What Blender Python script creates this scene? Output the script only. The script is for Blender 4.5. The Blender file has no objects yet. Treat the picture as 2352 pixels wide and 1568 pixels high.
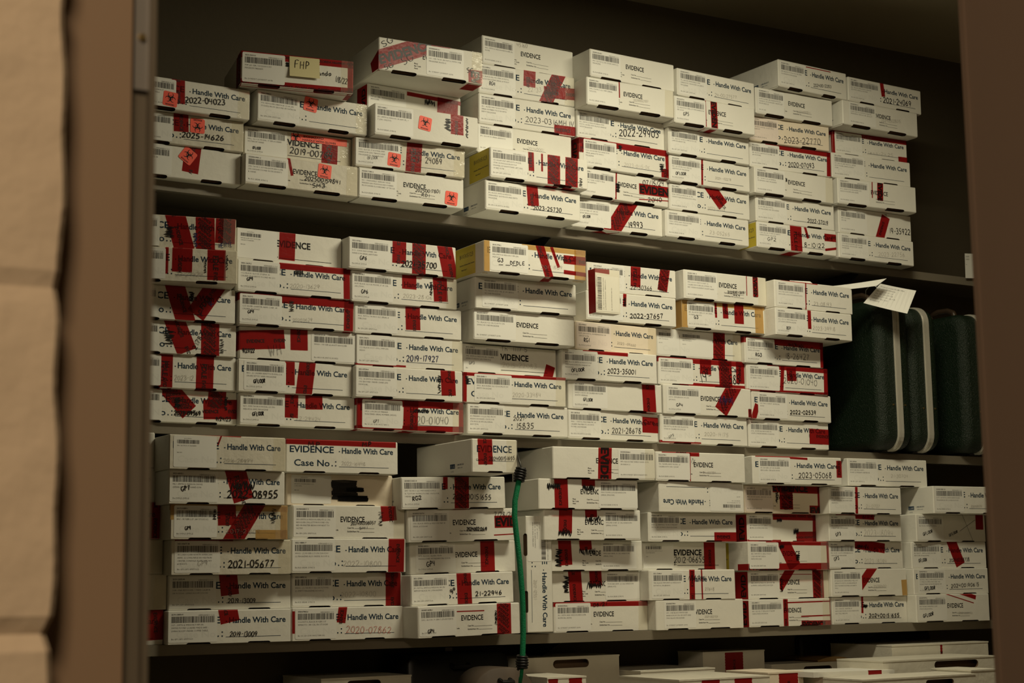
import bpy, math, random
from mathutils import Vector, Matrix
C = bpy.context.scene.collection
S = bpy.context.scene
R = math.radians
# ------------------------------------------------------------------ camera
F_PX = 3900.0
pitch, yaw, roll = .14112, .52816, -.016
fwd = Vector((math.sin(yaw)*math.cos(pitch), math.cos(yaw)*math.cos(pitch), math.sin(pitch)))
r0 = Vector((math.cos(yaw), -math.sin(yaw), 0)); u0 = r0.cross(fwd)
rt = r0*math.cos(roll)+u0*math.sin(roll); up = -r0*math.sin(roll)+u0*math.cos(roll)
cd = bpy.data.cameras.new('camera'); cam = bpy.data.objects.new('camera', cd); C.objects.link(cam)
cam.matrix_world = Matrix(((rt.x, up.x, -fwd.x, 0), (rt.y, up.y, -fwd.y, 0), (rt.z, up.z, -fwd.z, 0), (0, 0, 0, 1)))
cd.sensor_width = 36; cd.lens = F_PX/2352*36; cd.clip_start = .05
cd.dof.use_dof = True; cd.dof.focus_distance = 4.45; cd.dof.aperture_fstop = 12.0
S.camera = cam
# ------------------------------------------------------------------ light and exposure
S.view_settings.view_transform = 'Standard'; S.view_settings.look = 'None'
S.view_settings.exposure = 0.0; S.view_settings.gamma = 1.0; S.view_settings.use_curve_mapping = False
w = bpy.data.worlds.new('world'); S.world = w; w.use_nodes = True
w.node_tree.nodes['Background'].inputs[0].default_value = (.9, .8, .6, 1)
w.node_tree.nodes['Background'].inputs[1].default_value = .004
def area(name, loc, rot, sx, sy, power, col):
    l = bpy.data.lights.new(name, 'AREA'); l.shape = 'RECTANGLE'; l.size = sx; l.size_y = sy; l.energy = power; l.color = col
    o = bpy.data.objects.new(name, l); o.location = loc; o.rotation_euler = rot; C.objects.link(o); return o
area('closet_lamp', (2.52, 2.80, 1.62), (R(5), 0, 0), .8, .20, 25, (1, .905, .65))
area('ceiling_fill_light', (3.3, 2.80, 1.66), (R(180), 0, 0), .8, .20, 2.2, (1, .905, .65))  # added unseen fill, faces up only to brighten the ceiling
area('room_lamp', (-.6, -.8, 1.6), (R(40), 0, R(-30)), .6, .6, 42, (1, .80, .55))

# ------------------------------------------------------------------ materials
def mat(name, col, rough=.7, spec=.3, metal=0, noise=0, nscale=30, bump=0, bscale=60, trans=None, tfac=0, coat=0):
    m = bpy.data.materials.new(name); m.use_nodes = True; nt = m.node_tree; n = nt.nodes; b = n['Principled BSDF']
    b.inputs['Base Color'].default_value = (*col, 1); b.inputs['Roughness'].default_value = rough
    b.inputs['Specular IOR Level'].default_value = spec; b.inputs['Metallic'].default_value = metal
    b.inputs['Coat Weight'].default_value = coat; b.inputs['Coat Roughness'].default_value = .25
    if noise or bump:
        tc = n.new('ShaderNodeTexCoord'); oi = n.new('ShaderNodeObjectInfo'); ad = n.new('ShaderNodeVectorMath')
        nt.links.new(tc.outputs['Object'], ad.inputs[0]); nt.links.new(oi.outputs['Random'], ad.inputs[1])
    if noise:
        t = n.new('ShaderNodeTexNoise'); t.inputs['Scale'].default_value = nscale; t.inputs['Detail'].default_value = 5
        nt.links.new(ad.outputs[0], t.inputs['Vector'])
        mx = n.new('ShaderNodeMix'); mx.data_type = 'RGBA'
        mx.inputs['A'].default_value = (*[max(0, c*(1-noise)) for c in col], 1)
        mx.inputs['B'].default_value = (*[min(1, c*(1+noise)) for c in col], 1)
        nt.links.new(t.outputs['Fac'], mx.inputs['Factor']); nt.links.new(mx.outputs['Result'], b.inputs['Base Color'])
    if bump:
        t2 = n.new('ShaderNodeTexNoise'); t2.inputs['Scale'].default_value = bscale; t2.inputs['Detail'].default_value = 3
        nt.links.new(ad.outputs[0], t2.inputs['Vector'])
        bp = n.new('ShaderNodeBump'); bp.inputs['Strength'].default_value = bump; bp.inputs['Distance'].default_value = .004
        nt.links.new(t2.outputs['Fac'], bp.inputs['Height']); nt.links.new(bp.outputs['Normal'], b.inputs['Normal'])
    if trans:
        tr = n.new('ShaderNodeBsdfTransparent'); tr.inputs[0].default_value = (*trans, 1)
        ms = n.new('ShaderNodeMixShader'); ms.inputs[0].default_value = tfac
        nt.links.new(b.outputs[0], ms.inputs[1]); nt.links.new(tr.outputs[0], ms.inputs[2])
        nt.links.new(ms.outputs[0], n['Material Output'].inputs[0])
    return m
M = dict(
 card=mat('white_cardboard', (.76, .75, .68), .62, .25, noise=.05, nscale=9, bump=.25, bscale=45),
 card2=mat('worn_cardboard', (.66, .63, .53), .55, .35, noise=.12, nscale=14, bump=.35, bscale=60),
 card3=mat('cream_cardboard', (.78, .69, .55), .65, .25, noise=.05, nscale=9, bump=.25, bscale=45),
 kraft=mat('brown_cardboard', (.16, .105, .065), .85, .1, noise=.2, nscale=40),
 navy=mat('navy_print', (.012, .032, .058), .6, .2), black=mat('black_print', (.012, .012, .012), .55, .2),
 marker=mat('black_marker', (.008, .008, .009), .4, .3), pencil=mat('pencil', (.30, .275, .24), .6, .2),
 red_pen=mat('red_pen', (.45, .07, .04), .6, .2), blue_pen=mat('blue_marker', (.015, .025, .10), .5, .2),
 paper=mat('label_paper', (.80, .80, .75), .5, .35, noise=.03, nscale=12), paper_pink=mat('label_paper_pink', (.80, .71, .63), .5, .35, noise=.03, nscale=12),
 ghost=mat('show_through_print', (.75, .752, .705), .5, .3), ghost_pink=mat('show_through_print_pink', (.76, .67, .60), .5, .3),
 grey_print=mat('small_print', (.10, .095, .085), .6, .2), bar=mat('barcode_print', (.03, .027, .025), .6, .2),
 tape=mat('red_evidence_tape', (.28, .014, .017), .28, .5, trans=(.64, .135, .135), tfac=.74, bump=.2, bscale=90),
 tapeink=mat('tape_print', (.012, .006, .006), .4, .3),
 tan=mat('tan_packing_tape', (.58, .36, .13), .25, .5, trans=(.9, .74, .45), tfac=.5, bump=.4, bscale=50),
 clear=mat('clear_packing_tape', (.85, .8, .68), .10, .8, trans=(.97, .96, .92), tfac=.90, bump=1.0, bscale=38),
 orange=mat('fluorescent_sticker', (.95, .13, .085), .5, .3), note=mat('yellow_note_paper', (.66, .60, .34), .7, .2),
 yellow=mat('yellow_sticker', (.62, .50, .06), .45, .4), logo=mat('logo_blue', (.02, .05, .10), .6, .2),
 shelf=mat('shelf_paint', (.185, .162, .122), .42, .45, noise=.06, nscale=6, bump=.05, bscale=200),
 steel=mat('dark_steel', (.05, .05, .045), .4, .5, metal=.6), screw=mat('brass', (.5, .36, .15), .35, .5, metal=1),
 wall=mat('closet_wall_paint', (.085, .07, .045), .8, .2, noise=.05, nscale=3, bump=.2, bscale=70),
 block=mat('block_wall_paint', (.60, .46, .32), .75, .25, noise=.07, nscale=18, bump=1.0, bscale=26),
 jamb=mat('brown_door_frame', (.27, .178, .11), .45, .4, noise=.04, nscale=5),
 jamb2=mat('grey_brown_rabbet', (.12, .095, .065), .5, .4, noise=.04, nscale=5),
 jamb3=mat('dark_brown_frame', (.20, .135, .095), .5, .4, noise=.04, nscale=5),
 plate=mat('strike_plate_metal', (.30, .27, .24), .4, .5, metal=.5),
 ceil=mat('ceiling_paint', (.40, .36, .26), .85, .2, noise=.04, nscale=4),
 green=mat('green_pebbled_vinyl', (.005, .0145, .006), .40, .45, noise=.15, nscale=60, bump=.9, bscale=330),
 band=mat('aluminium_band', (.62, .60, .52), .38, .5, metal=.35), handle=mat('dark_brown_handle', (.05, .032, .02), .35, .5),
 cord=mat('green_cord', (.0, .20, .075), .6, .3, bump=.8, bscale=500), hook=mat('black_rubber', (.008, .008, .008), .4, .4),
 dark=mat('black_plastic', (.012, .012, .011), .45, .4, noise=.1, nscale=20), brownp=mat('brown_plastic', (.10, .075, .055), .6, .3, noise=.06, nscale=8),
 floor=mat('floor_tile', (.22, .19, .15), .6, .3, noise=.1, nscale=4))

# ------------------------------------------------------------------ mesh helpers
class MB:
    def __init__(s): s.v = []; s.f = []; s.m = []; s.mats = []
    def mi(s, k):
        if k not in s.mats: s.mats.append(k)
        return s.mats.index(k)
    def face(s, pts, k):
        n = len(s.v); s.v.extend(pts); s.f.append(tuple(range(n, n+len(pts)))); s.m.append(s.mi(k))
    def mesh(s, verts, faces, k):
        n = len(s.v); s.v.extend(verts); i = s.mi(k)
        for f in faces: s.f.append(tuple(a+n for a in f)); s.m.append(i)
    def box(s, a, b, k):
        (x0, y0, z0), (x1, y1, z1) = a, b
        v = [(x0,y0,z0),(x1,y0,z0),(x1,y1,z0),(x0,y1,z0),(x0,y0,z1),(x1,y0,z1),(x1,y1,z1),(x0,y1,z1)]
        s.mesh(v, [(0,3,2,1),(4,5,6,7),(0,1,5,4),(1,2,6,5),(2,3,7,6),(3,0,4,7)], k)
    def tube(s, pts, r, k, n=10, closed=False):
        P = [Vector(p) for p in pts]; rings = []
        for i, p in enumerate(P):
            t = (P[min(i+1, len(P)-1)]-P[max(i-1, 0)]).normalized()
            a = t.orthogonal().normalized() if i == 0 else (a-t*a.dot(t)).normalized()
            b = t.cross(a); rr = r[i] if isinstance(r, (list, tuple)) else r
            rings.append([tuple(p+(a*math.cos(2*math.pi*j/n)+b*math.sin(2*math.pi*j/n))*rr) for j in range(n)])
        v = [q for ring in rings for q in ring]; f = []
        for i in range(len(P)-1):
            for j in range(n): f.append((i*n+j, i*n+(j+1) % n, (i+1)*n+(j+1) % n, (i+1)*n+j))
        f.append(tuple(range(n))[::-1]); f.append(tuple((len(P)-1)*n+j for j in range(n)))
        s.mesh(v, f, k)
    def build(s, name, parent=None, smooth=False):
        me = bpy.data.meshes.new(name); me.from_pydata(s.v, [], s.f)
        for k in s.mats: me.materials.append(M[k])
        me.polygons.foreach_set('material_index', s.m)
        if smooth: me.polygons.foreach_set('use_smooth', [True]*len(s.f))
        me.update(); o = bpy.data.objects.new(name, me); C.objects.link(o)
        if parent: o.parent = parent
        return o
def tag(o, label=None, cat=None, group=None, kind=None):
    for k, x in (('label', label), ('category', cat), ('group', group), ('kind', kind)):
        if x: o[k] = x
    return o
def empty(name, loc, rot=(0, 0, 0)):
    o = bpy.data.objects.new(name, None); o.location = loc; o.rotation_euler = rot; o.empty_display_size = .05; C.objects.link(o); return o

def clip(poly, x0, x1, y0, y1):
    for ax, lim, sg in ((0, x0, 1), (0, x1, -1), (1, y0, 1), (1, y1, -1)):
        if not poly: return poly
        out = []; n = len(poly)
        for i in range(n):
            a, b = poly[i], poly[(i+1) % n]; da = (a[ax]-lim)*sg; db = (b[ax]-lim)*sg
            if da >= 0: out.append(a)
            if (da >= 0) != (db >= 0):
                t = da/(da-db); out.append((a[0]+(b[0]-a[0])*t, a[1]+(b[1]-a[1])*t))
        poly = out
    return poly
class Sheet:
    """flat marks on one face, given in metres from its lower left corner"""
    def __init__(s, mb, w, h, eps, y=None):
        s.mb, s.w, s.h, s.e = mb, w, h, eps; s.rect = (0, w, 0, h); s.M = lambda u, v: (u, -s.e, v)
    def poly(s, P, k, rect=None):
        P = clip(P, *(rect or s.rect))
        if P and len(P) > 2: s.mb.face([s.M(u, v) for u, v in P], k)
# ---- type
_gl = {}
def glyph(ch, bold):
    key = (ch, bold)
    if key in _gl: return _gl[key]
    def mk(body):
        cu = bpy.data.curves.new('t', 'FONT'); cu.body = body; cu.size = 1; cu.resolution_u = 3 if bold else 1; cu.offset = bold
        ob = bpy.data.objects.new('t', cu); C.objects.link(ob)
        me = bpy.data.meshes.new_from_object(ob.evaluated_get(bpy.context.evaluated_depsgraph_get()))
        vs = [(v.co.x, v.co.y) for v in me.vertices]; fs = [tuple(p.vertices) for p in me.polygons]
        bpy.data.objects.remove(ob); bpy.data.curves.remove(cu); bpy.data.meshes.remove(me); return vs, fs
    if ('|', bold) not in _gl and ch != '|': glyph('|', bold)
    a, _ = mk('|'+ch+'|'); adv = max(x for x, y in a)-min(x for x, y in a)
    if ch == '|': _gl['wd|', bold] = mk('||'); x = _gl['wd|', bold][0]; _gl['base', bold] = max(p[0] for p in x)-min(p[0] for p in x)
    adv -= _gl['base', bold]
    v, f = mk(ch) if ch != ' ' else ([], [])
    _gl[key] = (v, f, adv); return _gl[key]
def text(sh, s, u, v, cap, k, width=None, bold=0.0, ang=0, rect=None, aspect=1.0, maxw=None, flipx=False):
    sc = cap/.73; x = 0; items = []
    for ch in s:
        g = glyph(ch, bold); items.append((x, g)); x += g[2]
    sx = sc*aspect
    if width: sx = width/max(x, .01)
    elif maxw and x*sx > maxw: sx = maxw/x
    ca, sa = math.cos(ang), math.sin(ang); R_ = rect or sh.rect
    for x0, (vs, fs, _) in items:
        P = []
        for a, b in vs:
            p, q = (a+x0)*sx, b*sc; P.append((u+p*ca-q*sa, v+p*sa+q*ca))
        if not P: continue
        ins = all(R_[0] <= p[0] <= R_[1] and R_[2] <= p[1] <= R_[3] for p in P)
        if ins: sh.mb.mesh([sh.M(*p) for p in P], fs, k)
        else:
            for f in fs: sh.poly([P[i] for i in f], k, R_)
    return x*sx
# ---- handwriting: strokes in a unit cell
def arc(cx, cy, rx, ry, a0, a1, n=10):
    return [(cx+rx*math.cos(R(a0+(a1-a0)*i/n)), cy+ry*math.sin(R(a0+(a1-a0)*i/n))) for i in range(n+1)]
HW = {
 '0': [arc(.4, .5, .34, .48, 100, 455, 16)], '1': [[(.35, 1), (.32, 0)]],
 '2': [arc(.36, .72, .30, .27, 160, -30, 8)+[(.05, .02), (.3, .06), (.75, .02)]],
 '3': [arc(.34, .76, .28, .23, 150, -80, 8)+arc(.34, .26, .33, .27, 85, -150, 9)],
 '4': [[(.12, 1), (.08, .5), (.7, .52)], [(.58, .98), (.52, 0)]],
 '5': [[(.7, .98), (.22, .96), (.15, .56)]+arc(.32, .3, .33, .29, 110, -140, 9)],
 '6': [[(.55, 1), (.2, .6)]+arc(.36, .27, .28, .26, 160, -200, 14)],
 '7': [[(.05, .93), (.7, .97), (.4, .5), (.28, 0)]],
 '8': [[(.6, .85)]+arc(.38, .76, .24, .22, 30, 230, 8)+arc(.38, .26, .28, .26, 60, -230, 12)+[(.62, .88)]],
 '9': [arc(.36, .7, .26, .27, 10, 350, 12)+[(.62, .8), (.55, .4), (.45, 0)]],
 '-': [[(.1, .48), (.55, .5)]], '.': [[(.15, .03), (.2, .06)]], '/': [[(.5, 1.05), (.05, -.08)]], '\\': [[(0, 1), (1.9, 0)]],
 ' ': [], 'G': [arc(.42, .5, .38, .46, 50, 330, 12)+[(.78, .42), (.45, .42)]], 'P': [[(.15, 0), (.2, 1)]+arc(.3, .74, .36, .25, 90, -100, 8)],
 'F': [[(.75, 1), (.15, .97), (.12, 0)], [(.12, .52), (.6, .55)]], 'H': [[(.12, 1), (.1, 0)], [(.68, 1), (.66, 0)], [(.1, .5), (.68, .52)]],
 'R': [[(.12, 0), (.18, 1)]+arc(.3, .75, .34, .24, 90, -100, 7)+[(.72, 0)]], 'D': [[(.15, .02), (.18, .98)]+arc(.2, .5, .5, .48, 88, -88, 10)],
 'L': [[(.15, 1), (.12, .03), (.65, .05)]], 'O': [arc(.42, .5, .38, .47, 100, 460, 14)], 'E': [[(.7, .98), (.15, .95), (.13, .03), (.7, .05)], [(.14, .5), (.6, .52)]],
 'S': [arc(.42, .74, .28, .24, 40, 250, 8)+arc(.38, .26, .3, .25, 80, -140, 8)], 'M': [[(.05, 0), (.15, 1), (.45, .3), (.75, 1), (.82, 0)]],
 'I': [[(.3, 1), (.3, 0)]], 'V': [[(.05, 1), (.35, 0), (.7, 1)]], 'W': [[(0, 1), (.2, 0), (.42, .8), (.62, 0), (.88, 1)]], 'T': [[(.02, .95), (.75, 1)], [(.38, .97), (.34, 0)]],
 'C': [arc(.42, .5, .36, .47, 50, 320, 10)], 'X': [[(.05, 1), (.7, 0)], [(.7, 1), (.05, 0)]], '+': [[(.1, .5), (.6, .5)], [(.35, .75), (.35, .25)]],
 'K': [[(.1, 1), (.1, 0)], [(.65, 1), (.12, .45), (.7, 0)]], 'J': [[(.55, 1), (.5, .1), (.2, 0), (.05, .25)]], '?': [arc(.36, .75, .28, .24, 150, -60, 8)+[(.36, .3)]],
 'a': [arc(.3, .3, .26, .28, 60, 400, 10)+[(.58, .05)]], 'n': [[(.1, .6), (.12, 0)], [(.12, .4)]+arc(.34, .36, .22, .22, 150, 0, 6)+[(.58, 0)]],
 'd': [arc(.3, .3, .25, .28, 60, 380, 10), [(.55, 1), (.55, 0)]], 'o': [arc(.32, .3, .26, .28, 90, 450, 10)], 'e': [[(.08, .32), (.5, .36)]+arc(.3, .32, .24, .28, 10, 320, 10)],
 'g': [arc(.3, .3, .25, .28, 60, 400, 10)+[(.55, -.3), (.2, -.35)]], 'h': [[(.1, 1), (.1, 0)], [(.1, .4)]+arc(.33, .36, .22, .22, 150, 0, 6)+[(.56, 0)]]}
def smooth(P, n=3):
    if len(P) < 3: return P
    out = []
    for i in range(len(P)-1):
        p0, p1, p2, p3 = P[max(i-1, 0)], P[i], P[i+1], P[min(i+2, len(P)-1)]
        for j in range(n):
            t = j/n
            out.append(tuple(.5*((2*p1[a])+(-p0[a]+p2[a])*t+(2*p0[a]-5*p1[a]+4*p2[a]-p3[a])*t*t+(-p0[a]+3*p1[a]-3*p2[a]+p3[a])*t**3) for a in (0, 1)))
    return out+[P[-1]]
def ribbon(sh, P, wd, k, rect=None):
    n = len(P)
    if n < 2: return
    L = []
    for i in range(n):
        a, b = P[max(i-1, 0)], P[min(i+1, n-1)]; dx, dy = b[0]-a[0], b[1]-a[1]; l = math.hypot(dx, dy) or 1
        ww = wd*.5*(.75 if i in (0, n-1) else 1)
        L.append(((P[i][0]-dy/l*ww, P[i][1]+dx/l*ww), (P[i][0]+dy/l*ww, P[i][1]-dx/l*ww)))
    Rr = rect or sh.rect
    pts = [q for ab in L for q in ab]
    if all(Rr[0] <= p[0] <= Rr[1] and Rr[2] <= p[1] <= Rr[3] for p in pts):
        sh.mb.mesh([sh.M(*p) for p in pts], [(2*i, 2*i+1, 2*i+3, 2*i+2) for i in range(n-1)], k)
    else:
        for i in range(n-1): sh.poly([L[i][0], L[i][1], L[i+1][1], L[i+1][0]], k, Rr)
INK = dict(k='marker', f='pencil', b='blue_pen', r='red_pen')
def write(sh, s, x0, y0, x1, y1, hh, ink, wt, rng):
    k = INK[ink]; wt = wt*.00100 if ink != 'f' else wt*.00060
    dx, dy = x1-x0, y1-y0; L = math.hypot(dx, dy) or .001; ca, sa = dx/L, dy/L
    if s == '@':                                   # an illegible scrawl between two corners
        P = []; n = 9
        cx, cy = (x0+x1)/2, (y0+y1)/2; rx, ry = abs(dx)/2*.8+.001, abs(dy)/2*.8+.001
        for i in range(n*2):
            t = i/(n*2-1)
            if ry > rx: P.append((cx+rx*(1 if i % 2 else -1)*rng.uniform(.4, 1), cy+ry*(1-2*t)+rng.uniform(-.15, .15)*ry))
            else: P.append((cx-rx+2*rx*t+rng.uniform(-.1, .1)*rx, cy+ry*(1 if i % 2 else -1)*rng.uniform(.4, 1)))
        ribbon(sh, smooth(P), wt, k); return
    adv = {'1': .5, '-': .62, '.': .3, 'I': .5, ' ': .5, '/': .55, 'M': 1.0, 'W': 1.05}
    tot = sum(adv.get(c, .86) for c in s); sx = L/tot; x = 0; shear = rng.uniform(-.02, .16)
    for c in s:
        jy = rng.uniform(-.05, .05)*hh; js = rng.uniform(.92, 1.06)
        for st in HW.get(c, []):
            P = []
            for a, b in st:
                a += rng.uniform(-.025, .025); b += rng.uniform(-.025, .025)
                p = x+a*sx*.92+shear*b*hh*.6; q = b*hh*js+jy; P.append((x0+p*ca-q*sa, y0+p*sa+q*ca))
            ribbon(sh, smooth(P, 2), wt, k)
        x += adv.get(c, .86)*sx
# ------------------------------------------------------------------ parts of an evidence box
DEPTH = .235
def carton(b, w, h, mk):
    mb = MB(); r = .0022; c = .0034; g = b['g']; D = DEPTH if not b.get('narrow') else .30; cy = .0075; bz = -g
    sl = [(.127, .36), (.61, .84)] if b['k'] == 'E' else [(.152, .345), (.645, .83)]
    if b.get('narrow'): sl = [(.35, .68)]
    if b.get('flip') : sl = []
    H = h
    # front panel outline with the two hand slots cut into its lower fold
    P = [(r, 0)]
    for a, e in sl:
        P += [(a*w, 0), (a*w+.0015, .0018), (a*w+.005, .0027), (e*w-.005, .0027), (e*w-.0015, .0018), (e*w, 0)]
    P += [(w-r, 0), (w-r, H-r), (r, H-r)]
    mb.face([(x, 0, z) for x, z in P], mk)
    # lower fold and underside, cut around the slots
    cuts = [r]+[t*w for s_ in sl for t in s_]+[w-r]; sd = .0085
    for i in range(0, len(cuts), 2):
        a, e = cuts[i], cuts[i+1]
        mb.face([(a, 0, 0), (a, .0016, bz*.6), (e, .0016, bz*.6), (e, 0, 0)], mk)
        mb.face([(a, .0016, bz*.6), (a, cy, bz), (e, cy, bz), (e, .0016, bz*.6)], mk)
    for a, e in sl:
        a *= w; e *= w
        mb.face([(a, cy, bz), (a+.004, cy+.006, bz), (a, cy+.012, bz)], mk); mb.face([(e, cy, bz), (e, cy+.012, bz), (e-.004, cy+.006, bz)], mk)
    y1 = cy+.012
    for i in range(0, len(cuts), 2): mb.face([(cuts[i], cy, bz), (cuts[i], y1, bz), (cuts[i+1], y1, bz), (cuts[i+1], cy, bz)], mk)
    for a, e in sl: mb.face([(a*w+.004, cy+.006, bz), (a*w, y1, bz), (e*w, y1, bz), (e*w-.004, cy+.006, bz)], mk)
    mb.face([(r, y1, bz), (r, D, bz), (w-r, D, bz), (w-r, y1, bz)], mk)
    mb.face([(0, r, 0), (r, 0, 0), (r, 0, H-r), (0, r, H-r)], mk); mb.face([(w-r, 0, 0), (w, r, 0), (w, r, H-r), (w-r, 0, H-r)], mk)
    mb.face([(0, r, 0), (0, r, H-r), (0, D, H-r), (0, D, 0)], mk); mb.face([(w, r, 0), (w, D, 0), (w, D, H-r), (w, r, H-r)], mk)
    mb.face([(0, r, 0), (0, D, 0), (r, D, bz), (r, cy, bz), (r, 0, 0)], mk); mb.face([(w, r, 0), (w-r, 0, 0), (w-r, cy, bz), (w-r, D, bz), (w, D, 0)], mk)
    mb.face([(r, 0, H-r), (w-r, 0, H-r), (w-r, r, H), (r, r, H)], mk)
    mb.face([(r, r, H), (w-r, r, H), (w-r, D, H), (r, D, H)], mk)
    mb.face([(0, r, H-r), (r, 0, H-r), (r, r, H)], mk); mb.face([(w, r, H-r), (w-r, r, H), (w-r, 0, H-r)], mk)
    mb.face([(0, r, H-r), (r, r, H), (r, D, H), (0, D, H-r)], mk); mb.face([(w, r, H-r), (w, D, H-r), (w-r, D, H), (w-r, r, H)], mk)
    mb.face([(0, D, 0), (0, D, H-r), (r, D, H), (w-r, D, H), (w, D, H-r), (w, D, 0), (w-r, D, bz), (r, D, bz)], mk)
    # brown lining seen through the slots
    mb.face([(r, .018, .001), (w-r, .018, .001), (w-r, .018, .03), (r, .018, .03)], 'kraft')
    mb.face([(r, .0008, .012), (r, .022, .012), (w-r, .022, .012), (w-r, .0008, .012)], 'kraft')
    # printing
    sh = Sheet(mb, w, h, .00022); k = b['k']
    if b.get('flip'): sh.M = lambda u, v: (w-u, -.00022, h-v)
    if k == 'H':
        text(sh, 'EVIDENCE', .027*w, .60*h, .205*h, 'navy', width=.392*w, bold=.022)
        text(sh, '-', .462*w, .605*h, .15*h, 'navy', bold=.03, width=.012*w)
        text(sh, 'Handle With Care', .487*w, .60*h, .178*h, 'navy', width=.468*w, bold=.024)
        text(sh, 'Case No', .068*w, .19*h, .20*h, 'navy', width=.315*w, bold=.016)
        for uu, vv in ((.398, .19), (.430, .19), (.430, .31)):
            sh.poly([(uu*w, vv*h), ((uu+.011)*w, vv*h), ((uu+.011)*w, vv*h+.0032), (uu*w, vv*h+.0032)], 'navy')
        sh.poly([(.465*w, .172*h), (.915*w, .172*h), (.915*w, .187*h), (.465*w, .187*h)], 'navy')
    elif k == 'E':
        text(sh, 'EVIDENCE', .415*w, .50*h, .17*h, 'black', width=.218*w, bold=.022)
        for tt, vv, u1, w1 in (('Case No', .30, .72, .06), ('Exhibit/Item No', .19, .72, .108)):
            text(sh, tt, .478*w, vv*h, .045*h, 'black', width=w1*w, bold=.02)
            sh.poly([((.482+w1)*w, vv*h-.0004), (u1*w, vv*h-.0004), (u1*w, vv*h+.0003), ((.482+w1)*w, vv*h+.0003)], 'black')
        for tt, vv in (('Place', .31), ('Bar Code', .235), ('Here', .16)): text(sh, tt, .335*w, vv*h, .045*h, 'black', bold=.02, maxw=.065*w)
    elif k == 'D':
        text(sh, 'EVIDENCE', .36*w, .52*h, .215*h, 'black', width=.335*w, bold=.035)
        text(sh, 'Case No.', .20*w, .16*h, .17*h, 'black', width=.19*w, bold=.02)
        sh.poly([(.40*w, .14*h), (.90*w, .14*h), (.90*w, .158*h), (.40*w, .158*h)], 'black')
    elif k == 'S':
        text(sh, 'EVIDENCE', .10*w, .60*h, .215*h, 'navy', width=.78*w, bold=.02)
        text(sh, 'Case No', .09*w, .33*h, .07*h, 'navy', width=.17*w, bold=.02)
        sh.poly([(.35*w, .33*h), (.92*w, .33*h), (.92*w, .342*h), (.35*w, .342*h)], 'navy')
    if b.get('flip'): sh.M = lambda u, v: (u, -.00022, v)
    if b.get('side') == 'print' or b['n'] == 'u14':
        s2 = Sheet(mb, .2, h, .0002); s2.M = lambda u, v: (-.00022, .115-u, v)
        s2.poly([(0, .16*h), (.026, .16*h), (.026, .30*h), (0, .30*h)], 'logo'); text(s2, 'ULINE', .002, .19*h, .075*h, 'paper', width=.022, bold=.02)
        text(s2, '1-800-295-5510', .036, .24*h, .05*h, 'logo', width=.036, bold=.02); text(s2, 'uline.com', .040, .15*h, .05*h, 'logo', width=.026)
        text(s2, 'S-4715', .004, .05*h, .05*h, 'logo', width=.016)
    return mb
def barcode(sh, u0, u1, v0, v1, rng, k='bar'):
    x = u0
    while x < u1:
        wd = rng.choice((.0006, .0006, .0011, .0016))*(.9+.2*rng.random())
        if x+wd > u1: break
        sh.poly([(x, v0), (x+wd, v0), (x+wd, v1), (x, v1)], k); x += wd+rng.choice((.0006, .0007, .0012))
def rrect(u0, v0, u1, v1, r):
    P = []
    for cx, cy, a in ((u1-r, v0+r, -90), (u1-r, v1-r, 0), (u0+r, v1-r, 90), (u0+r, v0+r, 180)): P += arc(cx, cy, r, r, a, a+90, 4)
    return P
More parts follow.
